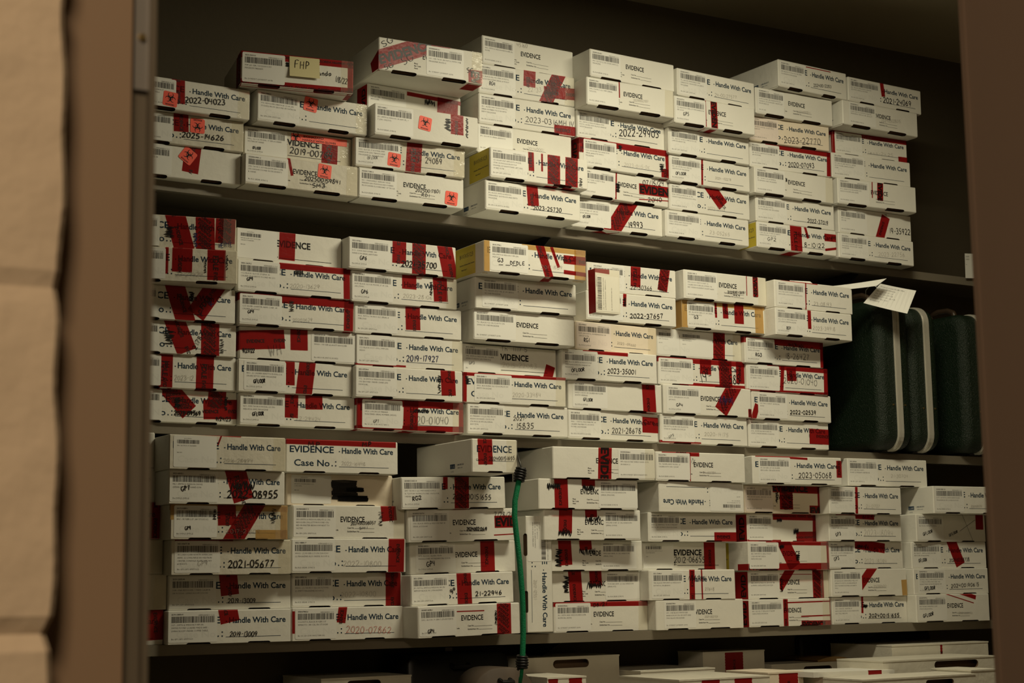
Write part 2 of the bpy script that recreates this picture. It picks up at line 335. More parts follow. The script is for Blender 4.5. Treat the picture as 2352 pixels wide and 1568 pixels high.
def label(b, u0, u1, txt, w, h, rng, tint, hidden_l=True):
    mb = MB(); sh = Sheet(mb, w, h, .00055); mk = 'paper_pink' if tint else 'paper'
    if b.get('flip'): sh.M = lambda u, v: (w-u, -.00055, h-v)
    lw = u1-u0; v0, v1 = .045*h, .965*h; u0 = max(u0, .002) if u0 > -.02 else u0
    full = u1-max(u0, 0)
    if b['k'] == 'T': v0, v1 = .05*h, .95*h
    sh.poly(rrect(u0, v0, u1, v1, .0035), mk)
    if b['k'] == 'H' and not b.get('stand'):
        gm = 'ghost_pink' if tint else 'ghost'; e1 = .00062
        sh.M = (lambda u, v: (w-u, -e1, h-v)) if b.get('flip') else (lambda u, v: (u, -e1, v))
        text(sh, 'Case No', .068*w, .19*h, .20*h, gm, width=.315*w, bold=.016, rect=(max(0, u0+.003), u1-.003, v0+.002, v1-.002))
    sh.e = .0007; H = v1-v0; e0 = .0007
    sh.M = (lambda u, v: (w-u, -e0, h-v)) if b.get('flip') else (lambda u, v: (u, -e0, v))
    L = u0+.06*(u1-u0); Rr = u1-.05*(u1-u0)
    if b.get('stand'):
        L, Rr = u0+.004, u1-.004
        text(sh, 'HERNANDO COUNTY SHERIFFS OFFICE', L, v1-.012, .0028, 'grey_print', width=Rr-L); barcode(sh, L, Rr, v1-.030, v1-.017, rng)
        for i, t in enumerate(txt[:1]+txt[3:4]+txt[1:3]): text(sh, t, L, v1-.037-.0065*i, .0030, 'bar', maxw=Rr-L)
    elif b.get('old'):
        text(sh, txt[0], L+.2*(Rr-L), v1-.10*H, .0024, 'grey_print'); barcode(sh, L+.02*lw, L+.62*(Rr-L), v1-.25*H, v1-.13*H, rng)
        for i, t in enumerate(txt[1:-1]): text(sh, t, L+.02*lw, v1-(.33+.07*i)*H, .0024, 'bar', maxw=.72*(Rr-L))
        text(sh, txt[-1], L+.02*lw, v1-.55*H, .0024, 'bar')
    else:
        t1 = v1-.115*H
        text(sh, txt[0], L, t1, .0035, 'bar', maxw=.44*lw, bold=.02); text(sh, 'HERNANDO S.O.', Rr-.34*lw, t1-.002, .0035, 'grey_print', width=.34*lw)
        barcode(sh, L, Rr, v1-.36*H, v1-.155*H, rng)
        T = [t for t in txt[1:-1] if t]
        for i, t in enumerate(T): text(sh, t, L, v1-(.455+.097*i)*H, .0038, 'grey_print', maxw=Rr-L)
        if txt[-1]:
            text(sh, txt[-1], L, v0+.09*H, .0036, 'grey_print', maxw=.8*lw)
            if 'DFDLE' in txt[-1] or 'GUNDEST' in txt[-1]:
                for q in range(9): sh.poly([(L+.004*q, v0+.05*H), (L+.004*q+.003, v0+.05*H), (L+.004*q+.003, v0+.053*H), (L+.004*q, v0+.053*H)], 'grey_print')
    return mb
def tape(b, t, w, h, g, rng, lay):
    u0, v0, u1, v1, sty, wid = t; W = wid/1000.; mb = MB(); dx, dy = u1-u0, v1-v0; L = math.hypot(dx, dy) or .01; ex, ey = dx/L, dy/L
    s0 = s1 = 0
    def ends(u, v): return v < .004 or v > h-.004 or u < .003 or u > w-.003
    if ends(u0, v0): s0 = .045
    if ends(u1, v1): s1 = .045
    e = .00030+.00004*lay
    regs = [((0, w, 0, h), lambda u, v: (u, -e, v)), ((0, w, -.06, 0), lambda u, v: (u, .0075-v, -g-.0003) if v < -.0015 else (u, .002-v*2, -g*.6-.0003)),
            ((-.06, 0, 0, h), lambda u, v: (-e, -u, v))]
    step = .00135; n = max(2, int((L+s0+s1)/step)); rag0 = [rng.uniform(0, .006) for _ in range(9)]
    torn = W > .02
    def off(i, sd):
        if W < .009: return sd*W/2*(1 if i % 2 else .72) if sd > 0 else sd*W/2
        return sd*(W/2-(.0011 if i % 2 else 0))
    A = []
    for i in range(n+1):
        d = -s0+(L+s0+s1)*i/n; A.append([(u0+ex*d-ey*off(i, sd), v0+ey*d+ex*off(i, sd)) for sd in (1, -1)])
    for rect, Mf in regs:
        sh = Sheet(mb, w, h, e); sh.M = Mf; sh.rect = rect
        for i in range(n):
            P = clip([A[i][0], A[i][1], A[i+1][1], A[i+1][0]], *rect)
            if P and len(P) > 2: mb.face([Mf(u, v) for u, v in P], 'tape')
    # print on the tape
    sh = Sheet(mb, w, h, e); e2 = e+.00008; sh.M = lambda u, v: (u, -e2, v)
    ang = math.atan2(dy, dx)
    if sty in 'EFBP' and ang < -1.7: ang += math.pi
    ca, sa = math.cos(ang), math.sin(ang); cu, cv = (u0+u1)/2, (v0+v1)/2
    bb = (max(0, min(u0, u1)-W*.5*abs(ey)-.001), min(w, max(u0, u1)+W*.5*abs(ey)+.001), max(0, min(v0, v1)-W*.5*abs(ex)-.001), min(h, max(v0, v1)+W*.5*abs(ex)+.001))
    def loc(a, c): return cu+a*ca-c*sa, cv+a*sa+c*ca
    tot = L+s0+s1
    if sty == 'E':
        cap = min(.0085, W*.42); per = cap*8.2; c0 = -cap/2+W*rng.uniform(-.12, .12); a = -tot/2-rng.uniform(0, per)
        while a < tot/2: text(sh, 'EVIDENCE', *loc(a, c0), cap, 'tapeink', width=per*.66, bold=.025, ang=ang, rect=bb); a += per
    elif sty == 'X':
        for jx in range(-3, 5):
            o = jx*.0105+rng.uniform(-.002, .002); sgn = 1 if rng.random() < .75 else -1; aa = ang+R(52)*1
            p = loc(o, 0); u_, v_ = p[0]-math.cos(aa)*.022, p[1]-math.sin(aa)*.022
            rr = bb; text(sh, 'EVIDENCE', u_, v_, .0062, 'tapeink', width=.036, bold=.03, ang=aa, rect=rr)
    elif sty == 'F':
        text(sh, 'FDLE', *loc(-.022, -.008), .013, 'tapeink', width=.036, bold=.02, ang=ang, rect=bb)
        for q in range(3): text(sh, 'Florida Department of Law Enforcement', *loc(-.022, .008+.003*q), .0019, 'tapeink', width=.034, ang=ang, rect=bb)
        text(sh, 'EVIDENCE', *loc(.018, -.006), .009, 'tapeink', width=.05, bold=.02, ang=ang, rect=bb)
    elif sty == 'B':
        cap = min(W*.66, .024); text(sh, 'EVIDENCE', *loc(-L/2+.002, -cap/2), cap, 'tapeink', width=cap*6.6, bold=.045, ang=ang, rect=bb)
    elif sty == 'P':
        cap = min(.006, W*.3); text(sh, 'FLORIDA HIGHWAY PATROL   EVIDENCE   DO NOT OPEN   FLORIDA HIGHWAY PATROL', *loc(-L*.52, -cap/2), cap, 'tapeink', bold=.02, ang=ang, rect=bb, aspect=.9)
    return mb
def strip(w, h, t, mk, e, wrap=True):
    u0, v0, u1, v1, wid = t; W = wid/1000.; mb = MB(); dx, dy = u1-u0, v1-v0; L = math.hypot(dx, dy) or .01; ex, ey = dx/L, dy/L
    P = [(u0-ey*W/2-ex*.004, v0+ex*W/2-ey*.004), (u0+ey*W/2-ex*.004, v0-ex*W/2-ey*.004), (u1+ey*W/2+ex*.004, v1-ex*W/2+ey*.004), (u1-ey*W/2+ex*.004, v1+ex*W/2+ey*.004)]
    for rect, Mf in (((0, w, 0, h), lambda u, v: (u, -e, v)), ((-.05, 0, 0, h), lambda u, v: (-e, -u, v)), ((0, w, -.03, 0), lambda u, v: (u, .0078-v, -.0037))):
        n = 10
        for i in range(n):
            a, c = i/n, (i+1)/n
            Q = [tuple(P[0][j]+(P[3][j]-P[0][j])*a for j in (0, 1)), tuple(P[1][j]+(P[2][j]-P[1][j])*a for j in (0, 1)), tuple(P[1][j]+(P[2][j]-P[1][j])*c for j in (0, 1)), tuple(P[0][j]+(P[3][j]-P[0][j])*c for j in (0, 1))]
            Q = clip(Q, *rect)
            if Q and len(Q) > 2: mb.face([Mf(u, v) for u, v in Q], mk)
    return mb
def biosym(sh, cu, cv, s, rot, k='black'):
    ca, sa = math.cos(rot), math.sin(rot)
    def T(p): return (cu+(p[0]*ca-p[1]*sa)*s, cv+(p[0]*sa+p[1]*ca)*s)
    for q in range(3):
        a = R(90+120*q); cx, cy = .27*math.cos(a), .27*math.sin(a); L = []
        n = 18
        for i in range(n+1):
            th = a+R(38)+R(284)*i/n; tw = .03+.075*math.sin(math.pi*i/n)
            L.append(((cx+.27*math.cos(th), cy+.27*math.sin(th)), (cx+(.27-tw)*math.cos(th), cy+(.27-tw)*math.sin(th))))
        for i in range(n): sh.poly([T(L[i][0]), T(L[i][1]), T(L[i+1][1]), T(L[i+1][0])], k)
    ring = arc(0, 0, .23, .23, 0, 360, 24); rin = arc(0, 0, .19, .19, 0, 360, 24)
    for i in range(24): sh.poly([T(ring[i]), T(rin[i]), T(rin[i+1]), T(ring[i+1])], k)
def biosticker(w, h, cu, cv, deg, s=.036):
    mb = MB(); sh = Sheet(mb, w, h, .0009); rot = -R(deg); ca, sa = math.cos(rot), math.sin(rot)
    T = lambda p: (cu+p[0]*ca-p[1]*sa, cv+p[0]*sa+p[1]*ca)
    sh.poly([T(p) for p in rrect(-s/2, -s/2, s/2, s/2, .004)], 'orange')
    sh.M = lambda u, v: (u, -.00105, v)
    c = T((0, .003)); biosym(sh, c[0], c[1], s*1.0*.72, rot)
    p = T((-s*.30, -s*.43)); text(sh, 'BIOHAZARD', p[0], p[1], .0036, 'black', width=s*.6, bold=.03, ang=rot)
    return mb
BOXDATA = None
BOXES = [
 {"n":"u11","p":[1.2008,3.8602,0.9821],"yaw":-0.033,"roll":-0.0131,"w":0.2816,"h":0.0781,"k":"N","g":0.0032,"lab":[0.0033,0.1075],"txt":["20240023.2","MG2- SMITH & WESSON .38","(SN 4832-2)","LEFT HAND","Bin GP2 (PENDING)"],"tp":[[0.16,0.0802,0.1531,0.0154,"E",42]],"bio":[[0.1467,0.0564,35]],"d":"plain white evidence box, biohazard diamond on its red tape, bottom of leftmost upper stack"},
 {"n":"u12","p":[1.4831,3.8267,0.9784],"yaw":-0.0103,"roll":-0.0131,"w":0.3023,"h":0.0755,"k":"E","g":0.0032,"lab":[0.0009,0.1128],"txt":["202500159841.3","SM3: TAURUS 357 MAGNUM REVOLVER","S/N: XASS083 FOUND IN DECEDENT'S","R. HAND","Bin RG1 (REAR GUNS 1)"],"tp":[[0.1152,0.0737,0.1246,0.0321,"N",8]],"hw":[["202500159841",0.1572,0.0246,0.2552,0.025,0.0108,"k",1.6],["SM3",0.178,0.0085,0.2151,0.0116,0.0108,"k",1.6]],"bio":[[0.2111,0.0534,5]],"d":"white evidence box numbered 202500159841 with a square biohazard sticker, on the upper shelf board"},
 {"n":"u13","p":[1.7873,3.822,0.9744],"yaw":-0.0327,"roll":-0.0131,"w":0.2974,"h":0.0763,"k":"E","g":0.0032,"lab":[-0.0012,0.1052],"txt":["202500171801.2","RD1: SPRINGFIELD ARMORY XD45","FIREARM (SN: MG533660) RECOVERED","FROM DRIVER FLOORBOARD OF TRUCK","Bin RG4 (REAR GUNS 4)"],"hw":[["20250017801",0.1583,0.0289,0.2293,0.0323,0.009,"k",1.1],["RDI",0.1752,0.019,0.2002,0.0185,0.009,"k",1.1]],"bio":[[0.2612,0.0225,5]],"d":"white evidence box marked 20250017801, biohazard sticker by its lower right corner"},
 {"n":"u14","p":[2.1351,3.7865,0.9698],"yaw":0.0136,"roll":-0.0131,"w":0.297,"h":0.078,"k":"H","g":0.0032,"lab":[0.0012,0.115],"txt":["2023-25730.1","JR1) BLACK SMITH & WESSON","SPRINGFIELD S# DVD6033 AND EMPTY","MAGAZINE","Bin GFLOOR (PISTOL BOXES)"],"tp":[[0.1431,0.0827,0.148,0.0239,"E",36]],"hw":[["2023-25730",0.1463,0.0136,0.2375,0.0164,0.0107,"k",1.5]],"d":"evidence box marked 2023-25730, jutting over the upper shelf edge, lowest in its stack"},
 {"n":"u15","p":[2.4423,3.8512,0.9658],"yaw":-0.0074,"roll":-0.0131,"w":0.3016,"h":0.0812,"k":"H","g":0.0032,"lab":[0.0058,0.128],"txt":["2018-19993.1","LL3 BLACK RUGER LCP .380 W/","MAGAZINE SERIAL # 371597355","","Bin DFDLE (DFDLE"],"tp":[[0.1947,0.0899,0.1283,-0.006,"X",50]],"hw":[["19993",0.1846,0.0131,0.2361,0.0185,0.0158,"k",1.8],["OFLOOR",0.0356,0.0244,0.061,0.0272,0.0076,"k",1.4]],"d":"evidence box ending in 19993 with wide diagonal red tape, bottom row of upper shelf"},
 {"n":"u16","p":[2.7445,3.8356,0.9619],"yaw":0.0101,"roll":-0.0131,"w":0.2989,"h":0.0753,"k":"H","g":0.0032,"lab":[0.0057,0.1226],"txt":["2023-05265.83","WH01- SMITH AND WESSON M&P","SHIELD S/N JDX1891/N05JX7","","Bin RG4 (REAR GUNS 4)"],"hw":[["23-05265",0.1546,0.0208,0.2287,0.021,0.0104,"f",0.8]],"d":"white evidence box faintly pencilled 23-05265, no tape, bottom row of upper shelf"},
 {"n":"u17","p":[3.0658,3.83,0.9576],"yaw":-0.0133,"roll":-0.0131,"w":0.2965,"h":0.0747,"k":"H","g":0.0032,"lab":[0.0028,0.1125],"txt":["2018-10122.6","CCR- GLOCK 17 9MM W/ EMPTY","HANDGUN NO HOLSTER","","Bin DFDLE (DFDLE"],"tp":[[0.1431,0.0802,0.1457,-0.0073,"F",44],[0.2519,0.0519,0.3005,0.0526,"E",24],[0.253,0.014,0.2986,0.0223,"N",8],[0.1777,0.0778,0.1892,0.042,"N",10]],"hw":[["8-10122",0.1734,0.0149,0.2533,0.0184,0.0133,"k",1.4],["GP2",0.0367,0.0213,0.0704,0.0207,0.0105,"k",1.1]],"side":"yellow","d":"evidence box ending 8-10122 with several red tapes, bottom row, upper shelf"},
 {"n":"u18","p":[3.3797,3.8349,0.9535],"yaw":-0.0147,"roll":-0.0131,"w":0.2978,"h":0.075,"k":"H","g":0.0032,"lab":[0.0057,0.115],"txt":["2023-22756.1","CTG- BLACK HOPPES .380 W/ONE","MAGAZINE, GUN FOUND UNDER","PASSENGER","Bin RG4 (REAR GUNS 4)"],"hw":[["2023-22756",0.1539,0.0164,0.2616,0.0248,0.0125,"f",0.8]],"d":"white evidence box faintly marked 2023-22756, bottom right corner of the upper shelf"},
 {"n":"u21","p":[1.2031,3.8527,1.0633],"yaw":-0.0359,"roll":-0.0131,"w":0.2825,"h":0.0747,"k":"H","g":0.0032,"lab":[0.0056,0.1029],"txt":["2025-14626.1","BM1- GLOCK 19","SAFE LOCKBOX","","Bin GFLOOR (PISTOL BOXES)"],"tp":[[0.1231,0.082,0.1252,0.0309,"E",38]],"hw":[["2025-14626",0.1268,0.0171,0.2345,0.0215,0.0128,"k",2.2]],"bio":[[0.1651,0.0502,180]],"d":"evidence box marked 2025-14626, upside-down biohazard sticker, middle of the leftmost upper stack"},
 {"n":"u22","p":[1.4919,3.855,1.0569],"yaw":-0.0382,"roll":-0.0131,"w":0.2849,"h":0.073,"k":"D","g":0.0032,"lab":[0.0,0.1122],"txt":["2019-00784.6","MKL- GLOCK MODEL 17 SER # SGB885","VICTIMS BY HAND","","Bin DFDLE (DFDLE"],"tp":[[0.2274,0.0674,0.2254,-0.0035,"F",44]],"hw":[["2019-00784",0.1195,0.0165,0.2361,0.0146,0.016,"k",1.9],["OFLOOR",0.0221,0.016,0.0437,0.0165,0.0069,"k",1.2]],"big":[0.1226,0.0692,0.273,0.0515],"d":"evidence box marked 2019-00784 under a wide orange biohazard warning strip"},
 {"n":"u23","p":[1.7774,3.8225,1.054],"yaw":-0.0693,"roll":-0.0131,"w":0.3061,"h":0.0763,"k":"H","g":0.0032,"lab":[0.0023,0.1241],"txt":["2023-24089.6","DH2: GLOCK 17 AUSTRIA 9MM","HANDGUN (S/N: TBM357) AND","MAGAZINE-IN GRASS FRONT","Bin DFDLE (DFDLE"],"tp":[[0.1647,0.0836,0.1598,-0.0038,"F",44]],"hw":[["24089",0.194,0.0266,0.243,0.0277,0.016,"k",1.4],["23-",0.1606,0.0269,0.1849,0.0265,0.0154,"k",1.2],["OFLOOR",0.034,0.0181,0.0633,0.0227,0.0074,"k",0.7]],"bio":[[0.1072,0.0257,5]],"d":"worn evidence box ending 24089 with vertical red tape and biohazard sticker"},
 {"n":"u24","p":[2.1432,3.7731,1.0541],"yaw":-0.0195,"roll":-0.0131,"w":0.3002,"h":0.0801,"k":"H","g":0.0032,"lab":[0.0008,0.1125],"txt":["2018-12092.6","CS1 HIGHPOINT SEMI AUTO MODEL","CF380 SN P8156204 FROM TOP","DRAWER OF NIGHTSTAND LEFT SIDE","OF BED IN MB","Bin GP9 (GP9 GPISTOL9)"],"tp":[[0.1234,0.0817,0.1248,0.0289,"E",18],[0.1575,0.077,0.1575,0.0313,"N",6],[0.1939,0.084,0.1933,-0.0049,"X",40],[0.2496,0.0831,0.2483,-0.0042,"X",40]],"hw":[["@",0.2706,0.0288,0.284,0.0021,0.0148,"k",0.8]],"side":"yellow","d":"evidence box with four vertical red tapes and yellow side sticker, second row of upper shelf"},
 {"n":"u25","p":[2.4581,3.8271,1.05],"yaw":0.0409,"roll":-0.0131,"w":0.3019,"h":0.0761,"k":"E","g":0.0032,"lab":[-0.0008,0.1169],"txt":["2024-05396.1","GLOCK 17 AND A EMPTY MAG","NUMBER # BPF7861","","Bin DFDLE (DFDLE"],"tp":[[0.1217,0.0808,0.1185,-0.0058,"N",5],[0.1995,0.0401,0.3148,0.0417,"B",32],[0.1988,0.0097,0.3148,0.0182,"N",3]],"hw":[["07/15/24",0.2124,0.0518,0.2891,0.0594,0.0147,"k",1.6],["2040",0.2293,0.006,0.2809,0.0125,0.0115,"k",1.5],["@",0.1141,0.0469,0.1353,0.0208,0.0131,"k",1.6]],"d":"evidence box dated 07/15/24 over large black evidence lettering on red tape"},
 {"n":"u26","p":[2.7606,3.8344,1.0402],"yaw":0.0128,"roll":-0.0131,"w":0.2887,"h":0.0761,"k":"H","g":0.0032,"lab":[0.0023,0.0982],"txt":["2022-13905.3","WH4- SMITH & WESSON .40 S/N","17HW70UAJ/N ENVIDENCE ROOM B","","Bin RG4 (REAR GUNS 4)"],"tp":[[0.1393,0.0863,0.1912,0.03,"E",40]],"hw":[["2022-13905",0.1341,0.0102,0.1975,0.0164,0.0104,"f",0.7]],"d":"evidence box with a short slanting red tape over its text, second row of upper shelf"},
 {"n":"u27","p":[3.067,3.8323,1.0355],"yaw":-0.0132,"roll":-0.0131,"w":0.2941,"h":0.0753,"k":"H","g":0.0032,"lab":[0.0023,0.1136],"txt":["2022-37019.1","JJ1- RUGER SR22 PISTOL","W/ MAGAZINE AND MAGAZINE","","Bin RG4 (REAR GUNS 4)"],"hw":[["2022-37019",0.1902,0.0128,0.2702,0.0134,0.0117,"k",1.6]],"d":"evidence box marked 2022-37019 in dark marker near its right end, upper shelf"},
 {"n":"u28","p":[3.3883,3.8406,1.0316],"yaw":-0.0055,"roll":-0.0131,"w":0.2917,"h":0.0791,"k":"N","g":0.0032,"lab":[0.0043,0.1115],"txt":["19-35922.2","BR9- HI-POINT","SN P185","","Bin RG4 (REAR GUNS 4)"],"tp":[[0.1893,0.0676,0.1613,-0.0039,"E",34]],"hw":[["19-35922",0.1999,0.0162,0.2878,0.0198,0.0171,"k",1.9]],"d":"recessed evidence box marked 19-35922 beside a slanted red tape piece"},
 {"n":"u31","p":[1.2055,3.8248,1.1413],"yaw":-0.0007,"roll":-0.0131,"w":0.2888,"h":0.074,"k":"H","g":0.0032,"lab":[0.0033,0.1001],"txt":["2022-04023.2","JJ2- SIG MICRO COMPACT","SN 66B17511 W/ MAG","ON TABLE","Bin GFLOOR (PISTOL BOXES)"],"tp":[[0.1052,0.0833,0.1069,0.0145,"E",34]],"hw":[["2022-04023",0.1241,0.019,0.2271,0.0274,0.0143,"k",2.0]],"bio":[[0.0862,0.0227,5]],"d":"evidence box marked 2022-04023, top of the leftmost upper stack"},
 {"n":"u32","p":[1.5091,3.8146,1.137],"yaw":-0.0143,"roll":-0.0131,"w":0.297,"h":0.0788,"k":"H","g":0.0032,"lab":[0.0031,0.112],"txt":["2023-17842.5","TT3- REVOLVER HERITAGE .22 LR (SN","15-56432) FROM GROUND BY PATRICIA","","Bin GP8 (GP8 GPISTOLE)"],"bio":[[0.1418,0.0579,8]],"d":"evidence box with a biohazard sticker over the words Handle With Care, blank case line"},
 {"n":"u33","p":[1.8151,3.7863,1.133],"yaw":-0.0198,"roll":-0.0131,"w":0.2974,"h":0.0797,"k":"N","g":0.0032,"lab":[0.0003,0.1087],"txt":["2023-16686.1","JD1: SMITH & WESSON .38 S&W SPL. +","P (S/N: CHL5707)","","Bin RG4 (REAR GUNS 4)"],"tp":[[0.2353,0.0852,0.2357,0.0266,"E",38]],"hw":[["@",0.1955,0.0678,0.221,0.0322,0.0172,"k",2.2],["@",0.2602,0.0763,0.2688,0.0201,0.0172,"k",2.2]],"bio":[[0.1426,0.0441,8]],"d":"plain evidence box jutting forward, biohazard sticker mid-face, signed red tape at its right"},
 {"n":"u34","p":[2.1415,3.8399,1.1374],"yaw":0.0016,"roll":-0.0131,"w":0.2979,"h":0.0767,"k":"E","g":0.0032,"lab":[0.0042,0.1107],"txt":["202400182261.1","JR1- GLOCK 42 SERIAL #AANV011","","","Bin GP7"],"hw":[["20240001",0.1565,0.0222,0.209,0.0243,0.0086,"f",0.8]],"d":"clean white evidence box behind the one with four red tapes, third row of upper shelf"},
 {"n":"u35","p":[2.4526,3.8212,1.1294],"yaw":0.0103,"roll":-0.0131,"w":0.3002,"h":0.0792,"k":"H","g":0.0032,"lab":[0.0135,0.1227],"txt":["MJ-2023-0115DK.1","0224- SIG SAUER P365 HANDGUN","SERIAL #A8269773 WITH 1","MAGAZINE","Bin GP2 (GP2 GPISTOL2)"],"tp":[[-0.0001,0.0766,0.3002,0.0757,"N",30],[0.0075,0.0816,0.0059,0.0376,"E",18],[0.297,0.082,0.2982,0.0499,"N",18],[0.2898,0.0245,0.2894,-0.0054,"E",30]],"hw":[["2023-0115-DK",0.1476,0.0156,0.2363,0.0171,0.0098,"f",0.7],["@",0.2657,0.0403,0.288,0.0134,0.0155,"k",1.2],["@",0.1258,0.0746,0.1439,0.0561,0.0103,"k",1]],"side":"red","d":"evidence box edged in red tape along its top, third row of upper shelf"},
 {"n":"u36","p":[2.754,3.8221,1.1196],"yaw":0.005,"roll":-0.0131,"w":0.2876,"h":0.0748,"k":"H","g":0.0032,"lab":[0.0027,0.1112],"txt":["2024-02278.1","AZ1: SIG SAUER P365 9MM SN","66B697005 W/ MAGAZINE","","Bin DFDLE (DFDLE"],"tp":[[0.1161,0.0786,0.1149,0.0009,"N",7]],"hw":[["2024--02278",0.1608,0.0226,0.219,0.0239,0.0067,"f",0.9],["OFLOOR",0.0212,0.0186,0.0585,0.0204,0.0084,"k",1.6]],"d":"evidence box faintly printed 2024 02278, thin red tape sliver beside its barcode"},
 {"n":"u37","p":[3.0512,3.8129,1.1142],"yaw":0.0018,"roll":-0.0131,"w":0.2974,"h":0.0765,"k":"E","g":0.0032,"lab":[0.0033,0.112],"txt":["202400027102.1","JS1 - TAURUS .40 SW REMING","SN APP58006 AND MAGAZINE","","Bin RG4 (REAR GUNS 4)"],"hw":[["@",0.113,0.0548,0.1212,0.0445,0.0056,"k",0.8]],"d":"white evidence box with small EVIDENCE lettering and scuffed right corner, fifth stack from left"},
 {"n":"u38","p":[3.3665,3.8139,1.1142],"yaw":-0.0567,"roll":-0.0131,"w":0.3002,"h":0.0775,"k":"E","g":0.0032,"lab":[0.0025,0.1185],"txt":["202400109271.1","RC1- HANDGUN, MAGAZINE, SKS,","BLACK HOLSTER AND KNIFE","","Bin RG4 (REAR GUNS 4)"],"tp":[[0.162,0.081,0.1597,0.0227,"B",24],[0.1311,0.0781,0.1301,0.0274,"N",4]],"d":"protruding evidence box with a short wide and a thin vertical red tape, rightmost upper stack"},
 {"n":"u41","p":[1.4603,3.7977,1.2197],"yaw":-0.1853,"roll":-0.0131,"w":0.2818,"h":0.0816,"k":"N","g":0.0032,"lab":[0.0029,0.1087],"txt":["2023-35419.3","FHP LJ3- SER- UL922034 0.357","MAGNUM FIREARM","","Bin GUNDEST (GUNDEST (GUN"],"tp":[[0.0004,0.0749,0.2816,0.0739,"P",22],[-0.0021,0.0003,0.2819,0.0023,"P",22],[0.2752,0.0808,0.2753,-0.0012,"N",16]],"hw":[["ando",0.1936,0.0373,0.2282,0.0395,0.0113,"k",1.6],["1/8/22",0.2352,0.0255,0.2673,0.0214,0.0142,"k",1.2],["@",0.1087,0.063,0.1201,0.0511,0.0113,"k",1.2]],"note":[0.1196,0.0791,0.1949,0.0272],"side":"red","d":"red-taped evidence box with a yellow sticky note reading FHP"},
 {"n":"u42","p":[1.842,3.8838,1.2155],"yaw":0.0227,"roll":-0.0131,"w":0.2792,"h":0.08,"k":"N","g":0.0032,"lab":[0.0025,0.1132],"txt":["2023-35419.1","FHP LJ1- SER - R35934 0.22 CAL","REVOLVER","","Bin GUNDEST (GUNDEST (GUN"],"tp":[[0.1159,0.0684,0.2783,0.0646,"N",12],[0.2396,0.0716,0.2368,-0.0071,"N",64]],"hw":[["@",0.1665,0.0647,0.2025,0.0423,0.0181,"k",1.6]],"side":"red","d":"shadowed evidence box with red tape block at right, under a jutting taped box"},
 {"n":"u43","p":[2.1499,3.843,1.2172],"yaw":-0.0238,"roll":-0.0131,"w":0.3002,"h":0.0815,"k":"H","g":0.0032,"lab":[0.0008,0.1117],"txt":["RPO-20230316MH.1","SR1 - SILVER 9MM TAURUS PISTOL","SERIAL NUMBER TY513158 WITH","EMPTY MAGAZINE","Bin GFLOOR (PISTOL BOXES)"],"tp":[[0.2334,0.0105,0.3046,0.0114,"E",30]],"hw":[["2023-0316MH.IV",0.1434,0.0203,0.2984,0.0262,0.0145,"k",1.2]],"d":"evidence box marked 2023-0316MH with red tape at its lower right corner"},
 {"n":"u44","p":[2.4507,3.8282,1.2118],"yaw":0.008,"roll":-0.0131,"w":0.2956,"h":0.076,"k":"H","g":0.0032,"lab":[0.0013,0.1105],"txt":["2022-29903.1","BL1: SMITH & WESSON BERSA 9MM","PISTOL, SILVER WITH BLACK HANDLE","WITH MAGAZINE","Bin GP2 (GP2 GPISTOL2)"],"hw":[["2022-29903",0.1397,0.0198,0.278,0.0333,0.0198,"k",2.2]],"d":"evidence box marked 2022-29903 in bold marker, shaded by the box above"},
 {"n":"u45","p":[2.7469,3.8129,1.1977],"yaw":-0.0051,"roll":-0.0131,"w":0.287,"h":0.0745,"k":"H","g":0.0032,"lab":[0.0056,0.108],"txt":["2022-11872.1","SL1 - BLACK TAURUS 9MM AUTO SN","(1MM SN-ABX37178)","","Bin GP7 (GP7 GPISTOL7)"],"d":"untaped evidence box with blank case line, fourth row of the upper shelf"},
 {"n":"u46","p":[3.0452,3.8244,1.1939],"yaw":-0.0479,"roll":-0.0131,"w":0.2949,"h":0.0735,"k":"H","g":0.0032,"lab":[0.0014,0.1063],"txt":["2020-07093.1","SB3- BLACK S&W BODYGUARD .38","(SN KCF6088)","","Bin RG1 (REAR GUNS 1)"],"tp":[[0.1018,0.0717,0.2978,0.0697,"N",22],[0.2902,0.0744,0.2876,-0.0046,"N",18]],"hw":[["2020-07093",0.1375,0.0116,0.2346,0.0194,0.0147,"k",1.7]],"d":"evidence box marked 2020-07093 framed by red tape along top and right"},
 {"n":"u47","p":[3.3556,3.8227,1.195],"yaw":-0.0571,"roll":-0.0131,"w":0.3006,"h":0.0758,"k":"H","g":0.0032,"lab":[0.0029,0.1228],"txt":["2021-30798.1","SY1- BLACK SIMP PRECIS A. METER","AUTO MODEL SERIAL # 5680LY","37684","Bin RG4 (REAR GUNS 4)"],"d":"untaped evidence box above the protruding one in the rightmost upper stack"},
 {"n":"u51","p":[1.8204,3.7714,1.299],"yaw":-0.0482,"roll":-0.0131,"w":0.295,"h":0.0843,"k":"E","g":0.0032,"lab":[0.1337,0.2403],"txt":["202500204014.1","SG1 - KEL TECH .380 PISTOL WITH ONE","MAGAZINE SN:H7615","","Bin GUNDEST (GUNDEST (GUN"],"tp":[[-0.0016,0.0231,0.1563,0.0899,"B",50],[0.2741,0.0341,0.275,-0.0064,"B",42]],"hw":[["SG",0.0114,0.0579,0.044,0.0771,0.015,"k",1.6],["SG",0.0179,-0.0017,0.0439,0.0118,0.0131,"k",1.6],["SG",0.0697,0.0175,0.1018,0.0381,0.0219,"k",1.4],["SG",0.2493,0.0249,0.2709,0.0266,0.0125,"k",1.5]],"d":"tilted-out evidence box initialled SG around black-lettered red tape, centre barcode label"},
